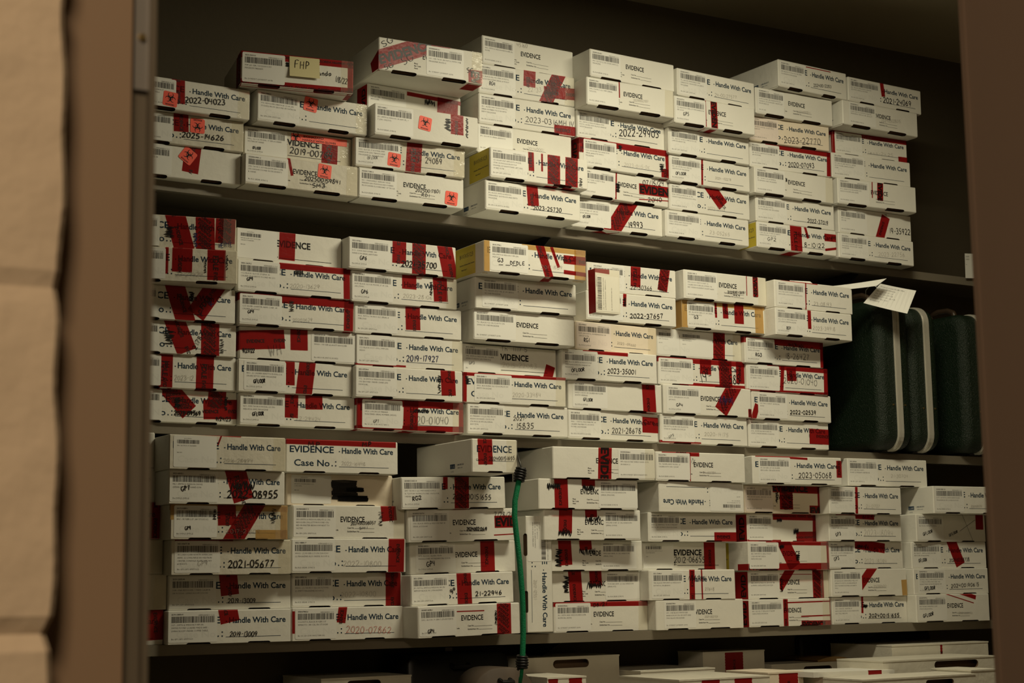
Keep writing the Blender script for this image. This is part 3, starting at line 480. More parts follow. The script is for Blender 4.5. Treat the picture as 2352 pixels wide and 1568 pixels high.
 {"n":"u52","p":[2.1524,3.8457,1.3019],"yaw":-0.0367,"roll":-0.0131,"w":0.2975,"h":0.0808,"k":"H","g":0.0032,"lab":[0.001,0.1125],"txt":["2022-33804.6","JJ01: BLACK KEL-TEC PMR 30 PISTOL","BLACK MAGAZINE SERIAL # WGL30","","Bin DFDLE (DFDLE"],"tp":[[0.1567,0.0857,0.1551,0.0358,"E",38],[0.2498,0.0854,0.2075,0.0011,"X",40],[0.2011,0.0279,0.3033,0.0337,"E",34]],"hw":[["RG4",0.0319,0.0227,0.0514,0.0238,0.0106,"k",1.6],["22-33",0.1499,0.0212,0.1943,0.0264,0.0124,"f",0.7]],"d":"evidence box noted RG4 on its label, three red tapes, fifth row of upper shelf"},
 {"n":"u53","p":[2.4506,3.7748,1.2911],"yaw":-0.0078,"roll":-0.0131,"w":0.2897,"h":0.0765,"k":"E","g":0.0032,"lab":[0.0008,0.1045],"txt":["202500021456.1","WRC-TAURUS G2C 9MM (SERIAL","TLP26155)","","Bin RG2 (REAR GUNS 2)"],"tp":[[0.1067,0.0788,0.1071,0.031,"N",4]],"hw":[["202500021501",0.1527,0.0269,0.2024,0.0312,0.0071,"f",0.7]],"d":"bright protruding evidence box with clear tape on its right corner, near top of upper shelf"},
 {"n":"u54","p":[2.7409,3.7712,1.2756],"yaw":-0.0061,"roll":-0.0131,"w":0.2841,"h":0.0767,"k":"E","g":0.0032,"lab":[0.0004,0.1081],"txt":["2024-02774.1","GG1 BLACK RUGER LCP 9MM HANDGUN","SER 26004","","Bin DFDLE (DFDLE"],"tp":[[0.1371,0.08,0.1394,-0.0144,"B",24],[0.1082,0.077,0.11,-0.0045,"N",3]],"hw":[["GP5",0.0297,0.0213,0.0506,0.0227,0.0104,"k",1.4]],"d":"protruding evidence box noted GP5, vertical red tape with black letters CE"},
 {"n":"u55","p":[3.0418,3.8167,1.2706],"yaw":-0.0544,"roll":-0.0131,"w":0.2895,"h":0.0726,"k":"H","g":0.0032,"lab":[0.0024,0.1026],"txt":["2023-22770.1","RL1 TAURUS MODEL GOLD W/22","SN AHR7097","","Bin RG4 (REAR GUNS 4)"],"hw":[["2023-22770",0.1224,0.0035,0.2581,0.013,0.0194,"k",1.4]],"tint":"pink","d":"evidence box marked 2023-22770 with tall thin handwriting"},
 {"n":"u56","p":[3.3741,3.8365,1.2738],"yaw":-0.055,"roll":-0.0131,"w":0.2871,"h":0.071,"k":"H","g":0.0032,"lab":[0.0085,0.1116],"txt":["2022-39920.4","AC7 - GUN","","","Bin RG4 (REAR GUNS 4)"],"tp":[[0.0,0.071,0.2871,0.0696,"N",26],[-0.0,0.0697,0.0011,0.0242,"N",16],[0.2517,0.0056,0.2891,0.006,"N",24]],"hw":[["7+PC",0.1121,0.0572,0.15,0.0527,0.0107,"f",1],["Jenn-24.25",0.1291,0.0117,0.2326,0.0126,0.0107,"f",0.9]],"d":"shadowed evidence box with red-taped top edge under a protruding box, rightmost upper stack"},
 {"n":"u61","p":[2.1673,3.8504,1.3857],"yaw":0.0201,"roll":-0.0131,"w":0.2934,"h":0.0786,"k":"E","g":0.0032,"lab":[0.0026,0.1018],"txt":["202400145160.2","KR2- SMITH & WESSON REVOLVER SN:","NONE","","Bin RG4 (REAR GUNS 4)"],"hw":[["45160",0.1093,0.0641,0.1448,0.0651,0.0114,"f",1]],"d":"tallest-standing evidence box pencilled 45160, top of the fourth upper stack"},
 {"n":"u62","p":[2.4613,3.7712,1.3707],"yaw":0.0357,"roll":-0.0131,"w":0.2896,"h":0.0768,"k":"E","g":0.0032,"lab":[0.0025,0.1028],"txt":["202400145160.1","KR1- GLOCK 22 SN: 5272AS WITH (1)","MAGAZINE","","Bin RG4 (REAR GUNS 4)"],"d":"clean evidence box with small EVIDENCE print and blank lines, top of the fifth upper stack"},
 {"n":"u63","p":[2.7515,3.7687,1.3555],"yaw":0.0488,"roll":-0.0131,"w":0.2866,"h":0.0779,"k":"H","g":0.0032,"lab":[0.006,0.1079],"txt":["202400127577.1","TL1: BLACK SPRINGFIELD 9MM","HANDGUN 1 M033074ML W/ EMPTY","MAGAZINE","Bin GP5 (GP5 GPISTOL5)"],"hw":[["24-00127577",0.1357,0.0149,0.2193,0.0204,0.0097,"f",0.9]],"d":"evidence box faintly marked 24-00127577, top of the sixth upper stack"},
 {"n":"u64","p":[3.0478,3.7907,1.3464],"yaw":0.0046,"roll":-0.0131,"w":0.2919,"h":0.0774,"k":"E","g":0.0032,"lab":[0.0063,0.1065],"txt":["202400054815.1.5","JOHN SLATER .380 HANDGUN S/N","0204 BLX. (09) MORGAN ONE BULLET","FROM VEHICLE","Bin GP (GP)"],"hw":[["2024000541",0.1532,0.0197,0.2059,0.025,0.0067,"f",0.8]],"d":"evidence box with blackish EVIDENCE print directly below the long-sided top box, upper shelf"},
 {"n":"u65","p":[3.3608,3.7698,1.3481],"yaw":0.0142,"roll":-0.0131,"w":0.3051,"h":0.0731,"k":"E","g":0.0032,"lab":[0.0245,0.1324],"txt":["202400028015.1","KQ35- HAPSOL & SMITH & WESSON","SPRINGFIELD ARMORY AR- SER 5L 77","","Bin RG4 (REAR GUNS 4)"],"hw":[["202400028015",0.1531,0.0247,0.2352,0.033,0.0103,"f",0.9]],"side":"print","d":"protruding evidence box second from top in the rightmost upper stack"},
 {"n":"u71","p":[3.1105,3.7593,1.4278],"yaw":0.0473,"roll":-0.0131,"w":0.2722,"h":0.0803,"k":"H","g":0.0032,"lab":[0.0052,0.1046],"txt":["202400112283.1","JMS- BLACK 20 Glock GLOCK 9MM","SN 0089898 40 MAGAZINE","","Bin GP1 (GP1 GPISTOL)"],"tp":[[0.1094,0.0744,0.2084,0.0749,"N",3]],"hw":[["202400112283",0.137,0.0179,0.2099,0.0257,0.0089,"k",1]],"side":"print","d":"evidence box showing its long left side, topmost on the seventh upper stack"},
 {"n":"u72","p":[3.3889,3.7725,1.4241],"yaw":0.0242,"roll":-0.0131,"w":0.3022,"h":0.0737,"k":"H","g":0.0032,"lab":[0.0033,0.1279],"txt":["2021-24069.1","AZ1- BLACK SPRINGFIELD ARMORY","XDS MOD SERIAL # S3195898","","Bin GP4 (GP4 GPISTOL4)"],"tp":[[0.1368,0.0778,0.1435,0.0319,"N",16]],"hw":[["2021-24069",0.1408,0.0123,0.2602,0.0175,0.0169,"k",2.2]],"d":"topmost evidence box at upper right marked 2021-24069"},
 {"n":"m11","p":[1.1902,3.8525,0.3895],"yaw":-0.0034,"roll":-0.0074,"w":0.2862,"h":0.0777,"k":"H","g":0.0022,"lab":[0.0024,0.0998],"txt":["2023-09569.1","MM4 - COLT","SN 8421","","Bin DFDLE (DFDLE"],"tp":[[0.1114,0.0836,0.1676,0.0247,"X",46],[0.2022,0.0327,0.2878,0.0362,"E",48],[0.237,0.0824,0.2343,0.0383,"X",46]],"hw":[["2023-09569",0.1304,0.0162,0.1965,0.018,0.0098,"k",2.2],["9/24/23",0.2329,0.0065,0.2722,0.0074,0.0098,"k",1.8],["@",0.1272,0.0579,0.1486,0.0348,0.0133,"k",1.6],["@",0.2544,0.0669,0.2627,0.0309,0.0133,"k",1.8]],"d":"heavily red-taped evidence box marked 2023-09569 and 9/24/23"},
 {"n":"m12","p":[1.477,3.835,0.3874],"yaw":-0.0186,"roll":-0.0074,"w":0.3011,"h":0.0769,"k":"H","g":0.0022,"lab":[0.0016,0.1156],"txt":["2022-29424.9","RK9- 9MM TAURUS MODEL-G3 S/N-","ABJ668236 AND MAGAZINE","","Bin DFDLE (DFDLE"],"tp":[[0.1333,0.0802,0.1326,0.0202,"E",36],[0.1914,0.0797,0.1926,0.043,"N",46]],"hw":[["22-29424",0.1445,0.0161,0.211,0.0143,0.0092,"f",0.9],["GFLOOR",0.033,0.021,0.0626,0.0232,0.0092,"k",1.8]],"d":"evidence box pencilled 22-29424 with bold GFLOOR, bottom row of middle shelf"},
 {"n":"m13","p":[1.7786,3.8174,0.3852],"yaw":-0.0065,"roll":-0.0074,"w":0.299,"h":0.0759,"k":"H","g":0.0022,"lab":[0.0141,0.1251],"txt":["2020-01040.23","SM23: LORCIN L25 FIREARM","W/ALTERED SERIAL NUMBER (085305)","","Bin G1 (G1 GUN VAULT BIN 1)"],"tp":[[-0.0026,0.07,0.3016,0.0694,"N",24],[-0.0039,-0.0037,0.3004,0.0039,"N",24],[0.1499,0.0813,0.1473,0.0009,"E",42],[0.2956,0.0782,0.2951,-0.0006,"N",20],[0.0064,0.0774,0.0051,-0.001,"N",18]],"hw":[["020-01040",0.1527,0.0165,0.2572,0.0199,0.0196,"k",0.9],["@",0.1547,0.0556,0.2026,0.0457,0.0117,"k",2],["GP7",0.0447,0.0153,0.0613,0.016,0.0075,"k",0.9]],"d":"evidence box bound all round in red tape, marked 020-01040, bottom row of middle shelf"},
 {"n":"m14","p":[2.0891,3.8162,0.3829],"yaw":-0.0223,"roll":-0.0074,"w":0.3013,"h":0.0776,"k":"H","g":0.0022,"lab":[0.0019,0.1105],"txt":["2021-15835.1","J52 FIREARM COLLECTED FROM","BESIDE DECEASED ON FLOOR","(TAURUS/.38 SPECIAL/SERIAL","#LD17618)","Bin GP5 (GP5 GPISTOL5)"],"hw":[["2021-",0.135,0.0374,0.1752,0.0393,0.0103,"k",1.2],["15835",0.1428,0.0165,0.1987,0.0196,0.015,"k",1.4]],"d":"evidence box marked 2021-15835 in two handwritten lines"},
 {"n":"m15","p":[2.4003,3.8241,0.3806],"yaw":0.0209,"roll":-0.0074,"w":0.2964,"h":0.0765,"k":"H","g":0.0022,"lab":[0.0001,0.1061],"txt":["2021-28678.45","WN1 - 1 PISTOL WALTHER PPK .40","CALIBER SN# FBB0176, ROOM D","FOUND ON DRESSER","","Bin GFLOOR (PISTOL BOXES)"],"tp":[[0.2428,0.0446,0.3036,0.044,"E",44]],"hw":[["2021-28678",0.1407,0.0173,0.2392,0.0202,0.0145,"k",1.4]],"d":"evidence box marked 2021-28678 with red tape covering its right end"},
 {"n":"m16","p":[2.7118,3.8423,0.3783],"yaw":-0.006,"roll":-0.0074,"w":0.3016,"h":0.0785,"k":"H","g":0.0022,"lab":[0.0049,0.1161],"txt":["2020-14175.1","MB1-PISTOL SILVER AND BLACK FIE -","TITAN 25 CALIBER S/N D981228","","Bin DFDLE (DFDLE"],"tp":[[0.0385,0.0024,0.0929,0.0013,"N",8]],"hw":[["2020-14175",0.1493,0.0229,0.235,0.023,0.011,"f",1],["GP5",0.029,0.0115,0.0467,0.0195,0.0068,"k",0.8]],"d":"evidence box faintly marked 2020-14175 with grey-white label, bottom row of middle shelf"},
 {"n":"m17","p":[3.0213,3.8452,0.376],"yaw":0.0083,"roll":-0.0074,"w":0.2994,"h":0.077,"k":"H","g":0.0022,"lab":[0.0025,0.1105],"txt":["2022-07977.2","DCL- .38 SPECIAL REVOLVER SN","272075 (UNDER DRIVER'S CUSHION)","","Bin RG4 (REAR GUNS 4)"],"tp":[[0.225,0.0366,0.3067,0.0357,"E",46]],"d":"evidence box with wide red tape at right, bottom row beside the green cases"},
 {"n":"m21","p":[1.1845,3.8439,0.4694],"yaw":-0.0316,"roll":-0.0074,"w":0.2836,"h":0.0782,"k":"H","g":0.0022,"lab":[0.0017,0.0986],"txt":["2023-12447.1","GLOCK","SN 104194","","Bin DFDLE (DFDLE"],"tp":[[0.1106,0.0825,0.1101,-0.0014,"F",34],[0.2064,0.0819,0.205,-0.0045,"F",44]],"hw":[["2023-12",0.1317,0.0181,0.1798,0.0195,0.0119,"f",1.1]],"d":"evidence box with two vertical red tapes faintly marked 2023-12, leftmost middle stack"},
 {"n":"m22","p":[1.4687,3.8246,0.4665],"yaw":-0.0098,"roll":-0.0074,"w":0.2988,"h":0.0777,"k":"H","g":0.0022,"lab":[0.0148,0.1228],"txt":["2022-29424.1","RK1- .22 CALIBER BERETTA MODEL-21A","S/N-BES 85715U AND MAGAZINE","","Bin DFDLE (DFDLE"],"tp":[[0.1332,0.0804,0.1335,0.0196,"N",26],[0.1798,0.0809,0.1695,-0.0042,"E",44]],"hw":[["GFLOOR",0.04,0.0199,0.0701,0.0226,0.0093,"k",1.9]],"d":"evidence box with bold GFLOOR note and long vertical red tape, blank case line"},
 {"n":"m23","p":[1.7681,3.8037,0.4634],"yaw":-0.0164,"roll":-0.0074,"w":0.2994,"h":0.0771,"k":"H","g":0.0022,"lab":[0.0012,0.1127],"txt":["2021-07534.4","TT2: .38 SMITH & WESSON REVOLVER","ON GROUND UNDER CHAIR (S/N:","DKW2098)","Bin GP7 (GP7 GPISTOL7)"],"tp":[[0.2564,0.0786,0.2595,0.0131,"E",42]],"hw":[["@",0.2269,0.0654,0.2381,0.0144,0.0119,"k",1.6]],"d":"evidence box with red tape by its right end signed vertically, above the fully red-bound box"},
 {"n":"m24","p":[2.0777,3.8126,0.4628],"yaw":-0.0323,"roll":-0.0074,"w":0.3041,"h":0.0767,"k":"H","g":0.0022,"lab":[0.0311,0.1407],"txt":["2020-33484.11","VM11- BLACK/RED GLOCK BCML373 W/","EMPTY MAGAZINE","","Bin GP4 (GP4 GPISTOL4)"],"tp":[[-0.0026,0.0742,0.3655,0.0766,"N",14],[0.0025,0.078,0.0018,0.0308,"N",16]],"hw":[["2020-33484",0.1428,0.0193,0.2296,0.0223,0.0108,"f",0.9],["@",0.0024,0.0685,0.0159,0.0432,0.0117,"k",1.4]],"d":"evidence box with label at its centre-left, faint 2020-33484, red-taped top edge"},
 {"n":"m25","p":[2.4008,3.8221,0.4593],"yaw":-0.0201,"roll":-0.0074,"w":0.3012,"h":0.0755,"k":"N","g":0.0022,"lab":[0.014,0.1233],"txt":["2021-14238.27","WM27- 1 ROSS .38 CALIBER REVOLVER","(DS6739 SERIAL#)","","Bin DFDLE (DFDLE"],"tp":[[0.2565,0.0801,0.2606,-0.0031,"E",44]],"hw":[["GFLOOR",0.0465,0.0214,0.0765,0.0205,0.0084,"k",1.5]],"d":"plain evidence box with one red EVIDENCE tape at right and GFLOOR note"},
 {"n":"m26","p":[2.7197,3.8346,0.4589],"yaw":-0.0146,"roll":-0.0074,"w":0.3033,"h":0.0804,"k":"E","g":0.0022,"lab":[0.0108,0.1255],"txt":["202400149024.1","ACP-5- 9MM JERICHO 941 S/N","(J8018655)","","Bin DFDLE (DFDLE"],"tp":[[0.2499,0.0935,0.1952,0.0123,"X",48],[0.2981,0.0234,0.2983,-0.0002,"E",14]],"hw":[["GP4",0.0425,0.0205,0.0658,0.02,0.0087,"k",1.5],["@",0.1834,0.0612,0.2427,0.0249,0.0102,"b",1]],"d":"evidence box noted GP4 with a broad arrow-like red tape on white"},
 {"n":"m27","p":[3.0279,3.8334,0.4551],"yaw":0.0148,"roll":-0.0074,"w":0.2973,"h":0.0774,"k":"H","g":0.0022,"lab":[0.0219,0.1299],"txt":["2022-02539.1","CP3 TWO SUSPECT .38 SPECIAL","363364","","Bin RG4 (REAR GUNS 4)"],"tp":[[0.0203,0.0408,0.0051,0.0015,"N",20]],"hw":[["2022-02539",0.1391,0.0179,0.2395,0.0204,0.0112,"k",1.9]],"d":"evidence box marked 2022-02539 in bold marker beside the green cases"},
 {"n":"m31","p":[1.1814,3.838,0.5499],"yaw":-0.0418,"roll":-0.0074,"w":0.2828,"h":0.077,"k":"H","g":0.0022,"lab":[0.0017,0.0939],"txt":["2023-41787.1","GLOCK","","","Bin DFDLE (DFDLE"],"tp":[[0.1294,0.0803,0.162,0.0056,"E",50],[0.2177,0.0808,0.2187,-0.005,"X",46]],"hw":[["@",0.0998,0.0565,0.1353,0.02,0.0204,"k",1.6],["21787",0.1844,0.0112,0.205,0.0524,0.0113,"k",1.4],["@",0.2404,0.0428,0.2531,0.0012,0.0113,"k",1.2]],"d":"evidence box with crossing red tapes and marker slashes, third row of leftmost middle stack"},
 {"n":"m32","p":[1.4722,3.8271,0.5464],"yaw":-0.0402,"roll":-0.0074,"w":0.3006,"h":0.0778,"k":"N","g":0.0022,"lab":[0.1849,0.3006],"txt":["2022-64765.26","WH20- 1 RUGER #L686477 REVOLVER","","","Bin GFLOOR (PISTOL BOXES)"],"tp":[[-0.0084,0.042,0.115,0.0517,"E",48],[0.1521,0.0825,0.1533,0.0265,"E",46]],"hw":[["9/27/22",0.0084,0.0125,0.0395,0.0149,0.0101,"k",1.8],["WH",0.0779,0.007,0.1114,0.0154,0.0275,"k",1]],"d":"evidence box dated 9/27/22 with its barcode label at the right end"},
 {"n":"m33","p":[1.7734,3.8106,0.5427],"yaw":-0.0201,"roll":-0.0074,"w":0.2985,"h":0.078,"k":"H","g":0.0022,"lab":[0.0017,0.1112],"txt":["2019-17927.1","CC1 BLACK SCCY CPX-2 9MM S/N:","442000","","Bin GP7 (GP7 GPISTOL7)"],"tp":[[0.0388,0.003,0.092,0.0031,"N",5]],"hw":[["2019-17927",0.1382,0.0171,0.2307,0.0199,0.0154,"b",1.7]],"d":"evidence box marked 2019-17927 in blue marker, no tape on its face"},
 {"n":"m34","p":[2.0826,3.8235,0.5416],"yaw":0.0234,"roll":-0.0074,"w":0.2879,"h":0.0744,"k":"D","g":0.0022,"lab":[0.002,0.1129],"txt":["2015-22083.2","1M2- SMITH & WESSON 380 CALIBER","SEMIAUTOMATIC (SN: FWR1462)","","Bin"],"tp":[[0.2697,0.0313,0.2574,-0.0113,"N",30]],"hw":[["2015-22083",0.1188,0.0188,0.2276,0.0217,0.012,"f",0.8],["GP3",0.0186,0.02,0.0358,0.0221,0.0075,"k",0.8],["Th  1117 5",0.1155,0.0624,0.1978,0.064,0.011,"k",1]],"d":"recessed older evidence box showing bold black DENCE, in shadow on the middle shelf"},
 {"n":"m35","p":[2.3771,3.8113,0.5372],"yaw":-0.0343,"roll":-0.0074,"w":0.3008,"h":0.0793,"k":"H","g":0.0022,"lab":[-0.0,0.1108],"txt":["2023-35001.3","JW3- BLACK SMITH & WESSON M&P","9MM HANDGUN S/N: HNJ8687 W/","MAGAZINE","Bin DFDLE (DFDLE"],"tp":[[0.1095,0.0769,0.1621,0.0763,"N",14]],"hw":[["2023-35001",0.1404,0.0204,0.2322,0.0222,0.0128,"k",1.6],["OFLOOR",0.0286,0.0175,0.0699,0.0227,0.0089,"k",1.7]],"d":"evidence box marked 2023-35001 with slashed zeros"},
 {"n":"m36","p":[2.7139,3.8476,0.5416],"yaw":-0.022,"roll":-0.0074,"w":0.2976,"h":0.0768,"k":"H","g":0.0022,"lab":[0.0006,0.1176],"txt":["2019-10585.1","SM1 PISTOL TAURUS 9MM SN","TMP35102 AND MAGAZINE","","Bin GP3 (GP3 GPISTOL3)"],"tp":[[-0.0034,0.0726,0.2987,0.0714,"N",20],[0.1156,0.0028,0.301,0.0027,"N",12],[0.1618,0.0826,0.1604,0.0346,"E",40],[0.2289,0.0796,0.2307,-0.0037,"X",46],[0.2816,0.0775,0.2812,0.0139,"E",30]],"hw":[["19-",0.1414,0.0102,0.1848,0.0197,0.0291,"k",1.8],["585",0.2414,0.0125,0.2828,0.0134,0.0265,"k",2.2]],"d":"red-taped evidence box marked 19- 585 in large thin numerals"},
 {"n":"m37","p":[3.0127,3.8335,0.5348],"yaw":-0.0034,"roll":-0.0074,"w":0.2995,"h":0.0774,"k":"H","g":0.0022,"lab":[0.0058,0.1183],"txt":["2020-01040.24","SM24- REVOLVER .22 CALIBER MODEL","J22 SERIAL 153405","","Bin G1 (G1 GUN VAULT BIN 1)"],"tp":[[0.12,0.0746,0.3029,0.0735,"N",20],[-0.0052,-0.0029,0.303,0.0002,"E",16],[0.2943,0.0799,0.2931,-0.0003,"N",20],[0.1319,0.0766,0.1252,0.0058,"N",14],[0.1624,0.0728,0.1642,0.035,"E",36]],"hw":[["2020-01040",0.1314,0.0279,0.2595,0.0254,0.0176,"k",1]],"d":"red-bound evidence box marked 2020-01040, next to the green cases"},
 {"n":"m41","p":[1.1741,3.8265,0.6291],"yaw":-0.0411,"roll":-0.0074,"w":0.2833,"h":0.0806,"k":"H","g":0.0022,"lab":[0.0016,0.0932],"txt":["2023-06698.1","GLOCK","","","Bin DFDLE (DFDLE"],"tp":[[0.132,0.0852,0.1616,-0.0032,"E",48],[0.2322,0.0852,0.1846,0.0139,"F",48]],"hw":[["R",0.224,0.0355,0.2312,0.0462,0.011,"b",1.6],["SL",0.1892,0.0153,0.2051,0.0128,0.0132,"k",1.5],["@",0.1655,0.0693,0.183,0.0432,0.011,"k",2]],"d":"evidence box with two red tapes crossing in a V, leftmost middle stack"},
 {"n":"m42","p":[1.4632,3.8077,0.6266],"yaw":-0.0145,"roll":-0.0074,"w":0.3001,"h":0.0768,"k":"H","g":0.0022,"lab":[0.0015,0.11],"txt":["2020-13629.5","CC5 SILVER CHARTER ARMS CORP. .40","CALIBER SN 890057","","Bin DFDLE (DFDLE"],"tp":[[-0.002,0.0699,0.2999,0.0697,"N",26],[0.2876,0.0794,0.2863,-0.0004,"E",26]],"hw":[["20203629",0.1377,0.0123,0.1914,0.0169,0.0095,"f",0.8],["GP9",0.0227,0.0259,0.0392,0.0279,0.0077,"k",1.4],["@",0.1259,0.0655,0.1444,0.0368,0.0136,"k",1]],"d":"evidence box with red top and right edges marked 20203629, lower GP9 of two"},
 {"n":"m43","p":[1.7672,3.8072,0.6229],"yaw":-0.0237,"roll":-0.0074,"w":0.3001,"h":0.0756,"k":"H","g":0.0022,"lab":[0.0024,0.1191],"txt":["2021-52518.1","WC1: PISTOL TAURUS G2C SERIAL #","TMR17543","","Bin GP6 (GP6 GPISTOL6)"],"tp":[[0.1607,0.08,0.1622,0.0166,"E",42]],"d":"evidence box with one vertical red EVIDENCE tape and blank case line, fourth row, middle shelf"},
 {"n":"m44","p":[2.086,3.7703,0.6209],"yaw":-0.0095,"roll":-0.0074,"w":0.3047,"h":0.0779,"k":"E","g":0.0022,"lab":[0.002,0.1245],"txt":["202500210016.1","TL1- BLACK P-32 CAL 32 AUTO S/N","GW362 W/ ONE MAGAZINE","","Bin GUNDEST (GUNDEST (GUN"],"d":"clean untaped evidence box with small EVIDENCE print, two below the tan-taped box"},
 {"n":"m45","p":[2.4204,3.8094,0.6184],"yaw":0.0565,"roll":-0.0074,"w":0.2759,"h":0.0765,"k":"H","g":0.0022,"lab":[0.0029,0.1183],"txt":["2023-09660.1","RCP1- 80% PISTOL, HOMEMADE NO SN","(GHOST GUN)","","Bin DFDLE (DFDLE"],"hw":[["2023--09660",0.1382,0.023,0.2028,0.0199,0.0066,"f",1],["RG1",0.0259,0.0197,0.0462,0.0205,0.0107,"k",1.6]],"tint":"pink","d":"cream-tinted evidence box noted RG1, dot-stamped number above its case line"},
 {"n":"m46","p":[2.7089,3.8446,0.6206],"yaw":-0.0071,"roll":-0.0074,"w":0.2946,"h":0.0775,"k":"H","g":0.0022,"lab":[0.0017,0.0777],"lab2":[0.0791,0.1932],"txt":["2017-17820","CCR BABY DOLL SEC MODEL W","AMMO FROM ABOVE","BIN GP2"],"tp":[[0.2168,0.0884,0.2147,-0.0029,"X",42]],"old":1,"d":"evidence box with two small barcode labels and a vertical red tape"},
 {"n":"m47","p":[3.0041,3.8272,0.6145],"yaw":0.0058,"roll":-0.0074,"w":0.2918,"h":0.0745,"k":"H","g":0.0022,"lab":[0.0046,0.1091],"txt":["2018-26427.2","BL1 RUGER LC9 380S/ RUGER 9MM","SERIAL #372038455","","Bin DFDLE (DFDLE"],"tp":[[-0.0012,0.0704,0.2959,0.0657,"N",26],[0.2893,0.0736,0.2893,-0.001,"N",20]],"hw":[["18-26427",0.1463,0.018,0.2395,0.0199,0.0168,"k",1.2],["RG3",0.037,0.0186,0.0621,0.0201,0.0092,"k",1.8],["@",0.1505,0.0678,0.2242,0.0531,0.0135,"k",1.6]],"d":"shaded red-edged evidence box marked 18-26427"},
 {"n":"m51","p":[1.1657,3.7944,0.7119],"yaw":-0.199,"roll":-0.0074,"w":0.2726,"h":0.079,"k":"H","g":0.0022,"lab":[0.0026,0.1045],"txt":["2022-29424.5","9MM MODEL-","SN","","Bin DFDLE (DFDLE"],"tp":[[0.1075,0.0807,0.1069,0.0159,"N",9],[0.1436,0.0808,0.1428,0.0216,"E",48],[0.2233,0.0804,0.2236,0.0058,"F",44]],"hw":[["22-29424",0.1297,0.012,0.1933,0.0128,0.0105,"f",1],["@",0.1954,0.0529,0.199,0.0205,0.0114,"k",1.6],["@",0.246,0.0702,0.2493,0.0284,0.0114,"k",1.6]],"d":"evidence box pencilled 22-29424 wrapped in clear tape, leftmost middle stack"},
 {"n":"m52","p":[1.4565,3.8017,0.7056],"yaw":-0.0151,"roll":-0.0074,"w":0.2951,"h":0.0771,"k":"H","g":0.0022,"lab":[0.0013,0.1086],"txt":["2020-13629.2","CC2 BLACK GLOCK 27GEN4 .40","CALIBER SN BGBX939 FOUND IN CC1","","Bin DFDLE (DFDLE"],"tp":[[0.107,0.073,0.2964,0.0725,"N",24],[0.285,0.0799,0.2863,-0.0013,"N",18]],"hw":[["2020-13629",0.1354,0.0164,0.2149,0.0203,0.0104,"f",0.9],["GP9",0.0244,0.0252,0.0408,0.0273,0.0082,"k",1.6],["@",0.1457,0.0657,0.1703,0.0478,0.0113,"k",1.1]],"d":"evidence box with red top and right edges pencilled 2020-13629, upper GP9 of two"},
 {"n":"m53","p":[1.754,3.7949,0.7008],"yaw":0.0041,"roll":-0.0074,"w":0.2989,"h":0.0776,"k":"H","g":0.0022,"lab":[0.0019,0.1146],"txt":["2023-28106.3","BGF3 BLACK GLOCK MODEL 27 .40 CAL","S/N LTV991","","Bin DFDLE (DFDLE"],"tp":[[0.1608,0.0809,0.161,0.0415,"N",42],[0.2483,0.0801,0.2521,0.0164,"F",42]],"hw":[["2023-28106",0.1435,0.0186,0.2281,0.0201,0.0099,"f",0.9],["GP6",0.0271,0.0198,0.0463,0.0207,0.0094,"k",1.5],["@",0.2182,0.0679,0.2282,0.0278,0.0118,"k",1.6]],"d":"evidence box faintly marked 2023-28106, noted GP6, below the one with three red tapes"},
 {"n":"m54","p":[2.0868,3.7599,0.701],"yaw":-0.0149,"roll":-0.0074,"w":0.3034,"h":0.0815,"k":"H","g":0.0022,"lab":[0.0201,0.1255],"txt":["202500212816.3","TL2- BLACK GT27 CAL 25 S/N GB3336","W/ ONE MAGAZINE","","Bin GUNDEST (GUNDEST (GUN"],"side":"print","d":"shaded untaped evidence box directly under the tan-taped box, middle shelf"},
 {"n":"m55","p":[2.4594,3.8128,0.7021],"yaw":0.0105,"roll":-0.0074,"w":0.2995,"h":0.0792,"k":"H","g":0.0022,"lab":[0.0022,0.1182],"txt":["2022-37657.1","TTS-51 SILVER FRAMS","SERIAL #K826645","","Bin GP3 (GFSTOLE)"],"tp":[[0.1262,0.0772,0.1245,0.0436,"N",12]],"hw":[["2022-37657",0.1418,0.0129,0.2556,0.02,0.0125,"k",1.8],["@",0.1207,0.069,0.1306,0.0441,0.01,"k",1.4]],"d":"evidence box marked 2022-37657 in bold marker"},
 {"n":"m56","p":[2.7754,3.8119,0.6998],"yaw":-0.0072,"roll":-0.0074,"w":0.2908,"h":0.0778,"k":"H","g":0.0022,"lab":[0.0175,0.1126],"txt":["2018-19547.2","BF1- BLACK RUGER LCP .380 SERIAL","NUMBER 377-24052","","Bin G1 (G1 GUN VAULT BIN 1)"],"tp":[[0.117,0.079,0.1182,0.0346,"N",8],[0.1499,0.0808,0.1518,0.0345,"E",20],[0.1988,0.0817,0.1992,0.0225,"N",34]],"tan":[[0.0106,0.0838,0.0094,-0.0013,20],[0.2704,0.0854,0.2716,-0.0038,30],[0.0448,0.0718,0.2907,0.0744,14]],"hw":[["G3",0.0408,0.0261,0.0568,0.0271,0.0089,"k",1.6]],"side":"tan","d":"evidence box with tan packing tape at both ends, noted G3, fifth row of middle shelf"},
 {"n":"m57","p":[3.0668,3.761,0.6907],"yaw":0.0236,"roll":-0.0074,"w":0.2915,"h":0.0778,"k":"H","g":0.0022,"lab":[0.002,0.1164],"txt":["2023-39918.1","ACJ- CZ P-10 9MM HANDGUN","(2YC3C819) 9MM MAGAZINE","","Bin DFDLE (DFDLE"],"tp":[[0.1267,0.0823,0.1272,0.0234,"N",14]],"hw":[["2023-39918",0.1376,0.022,0.2256,0.0247,0.0108,"f",1],["RG4",0.0386,0.0151,0.0564,0.0165,0.0095,"k",1.5]],"d":"evidence box noted RG4, faint 2023-39918, just left of the green cases"},
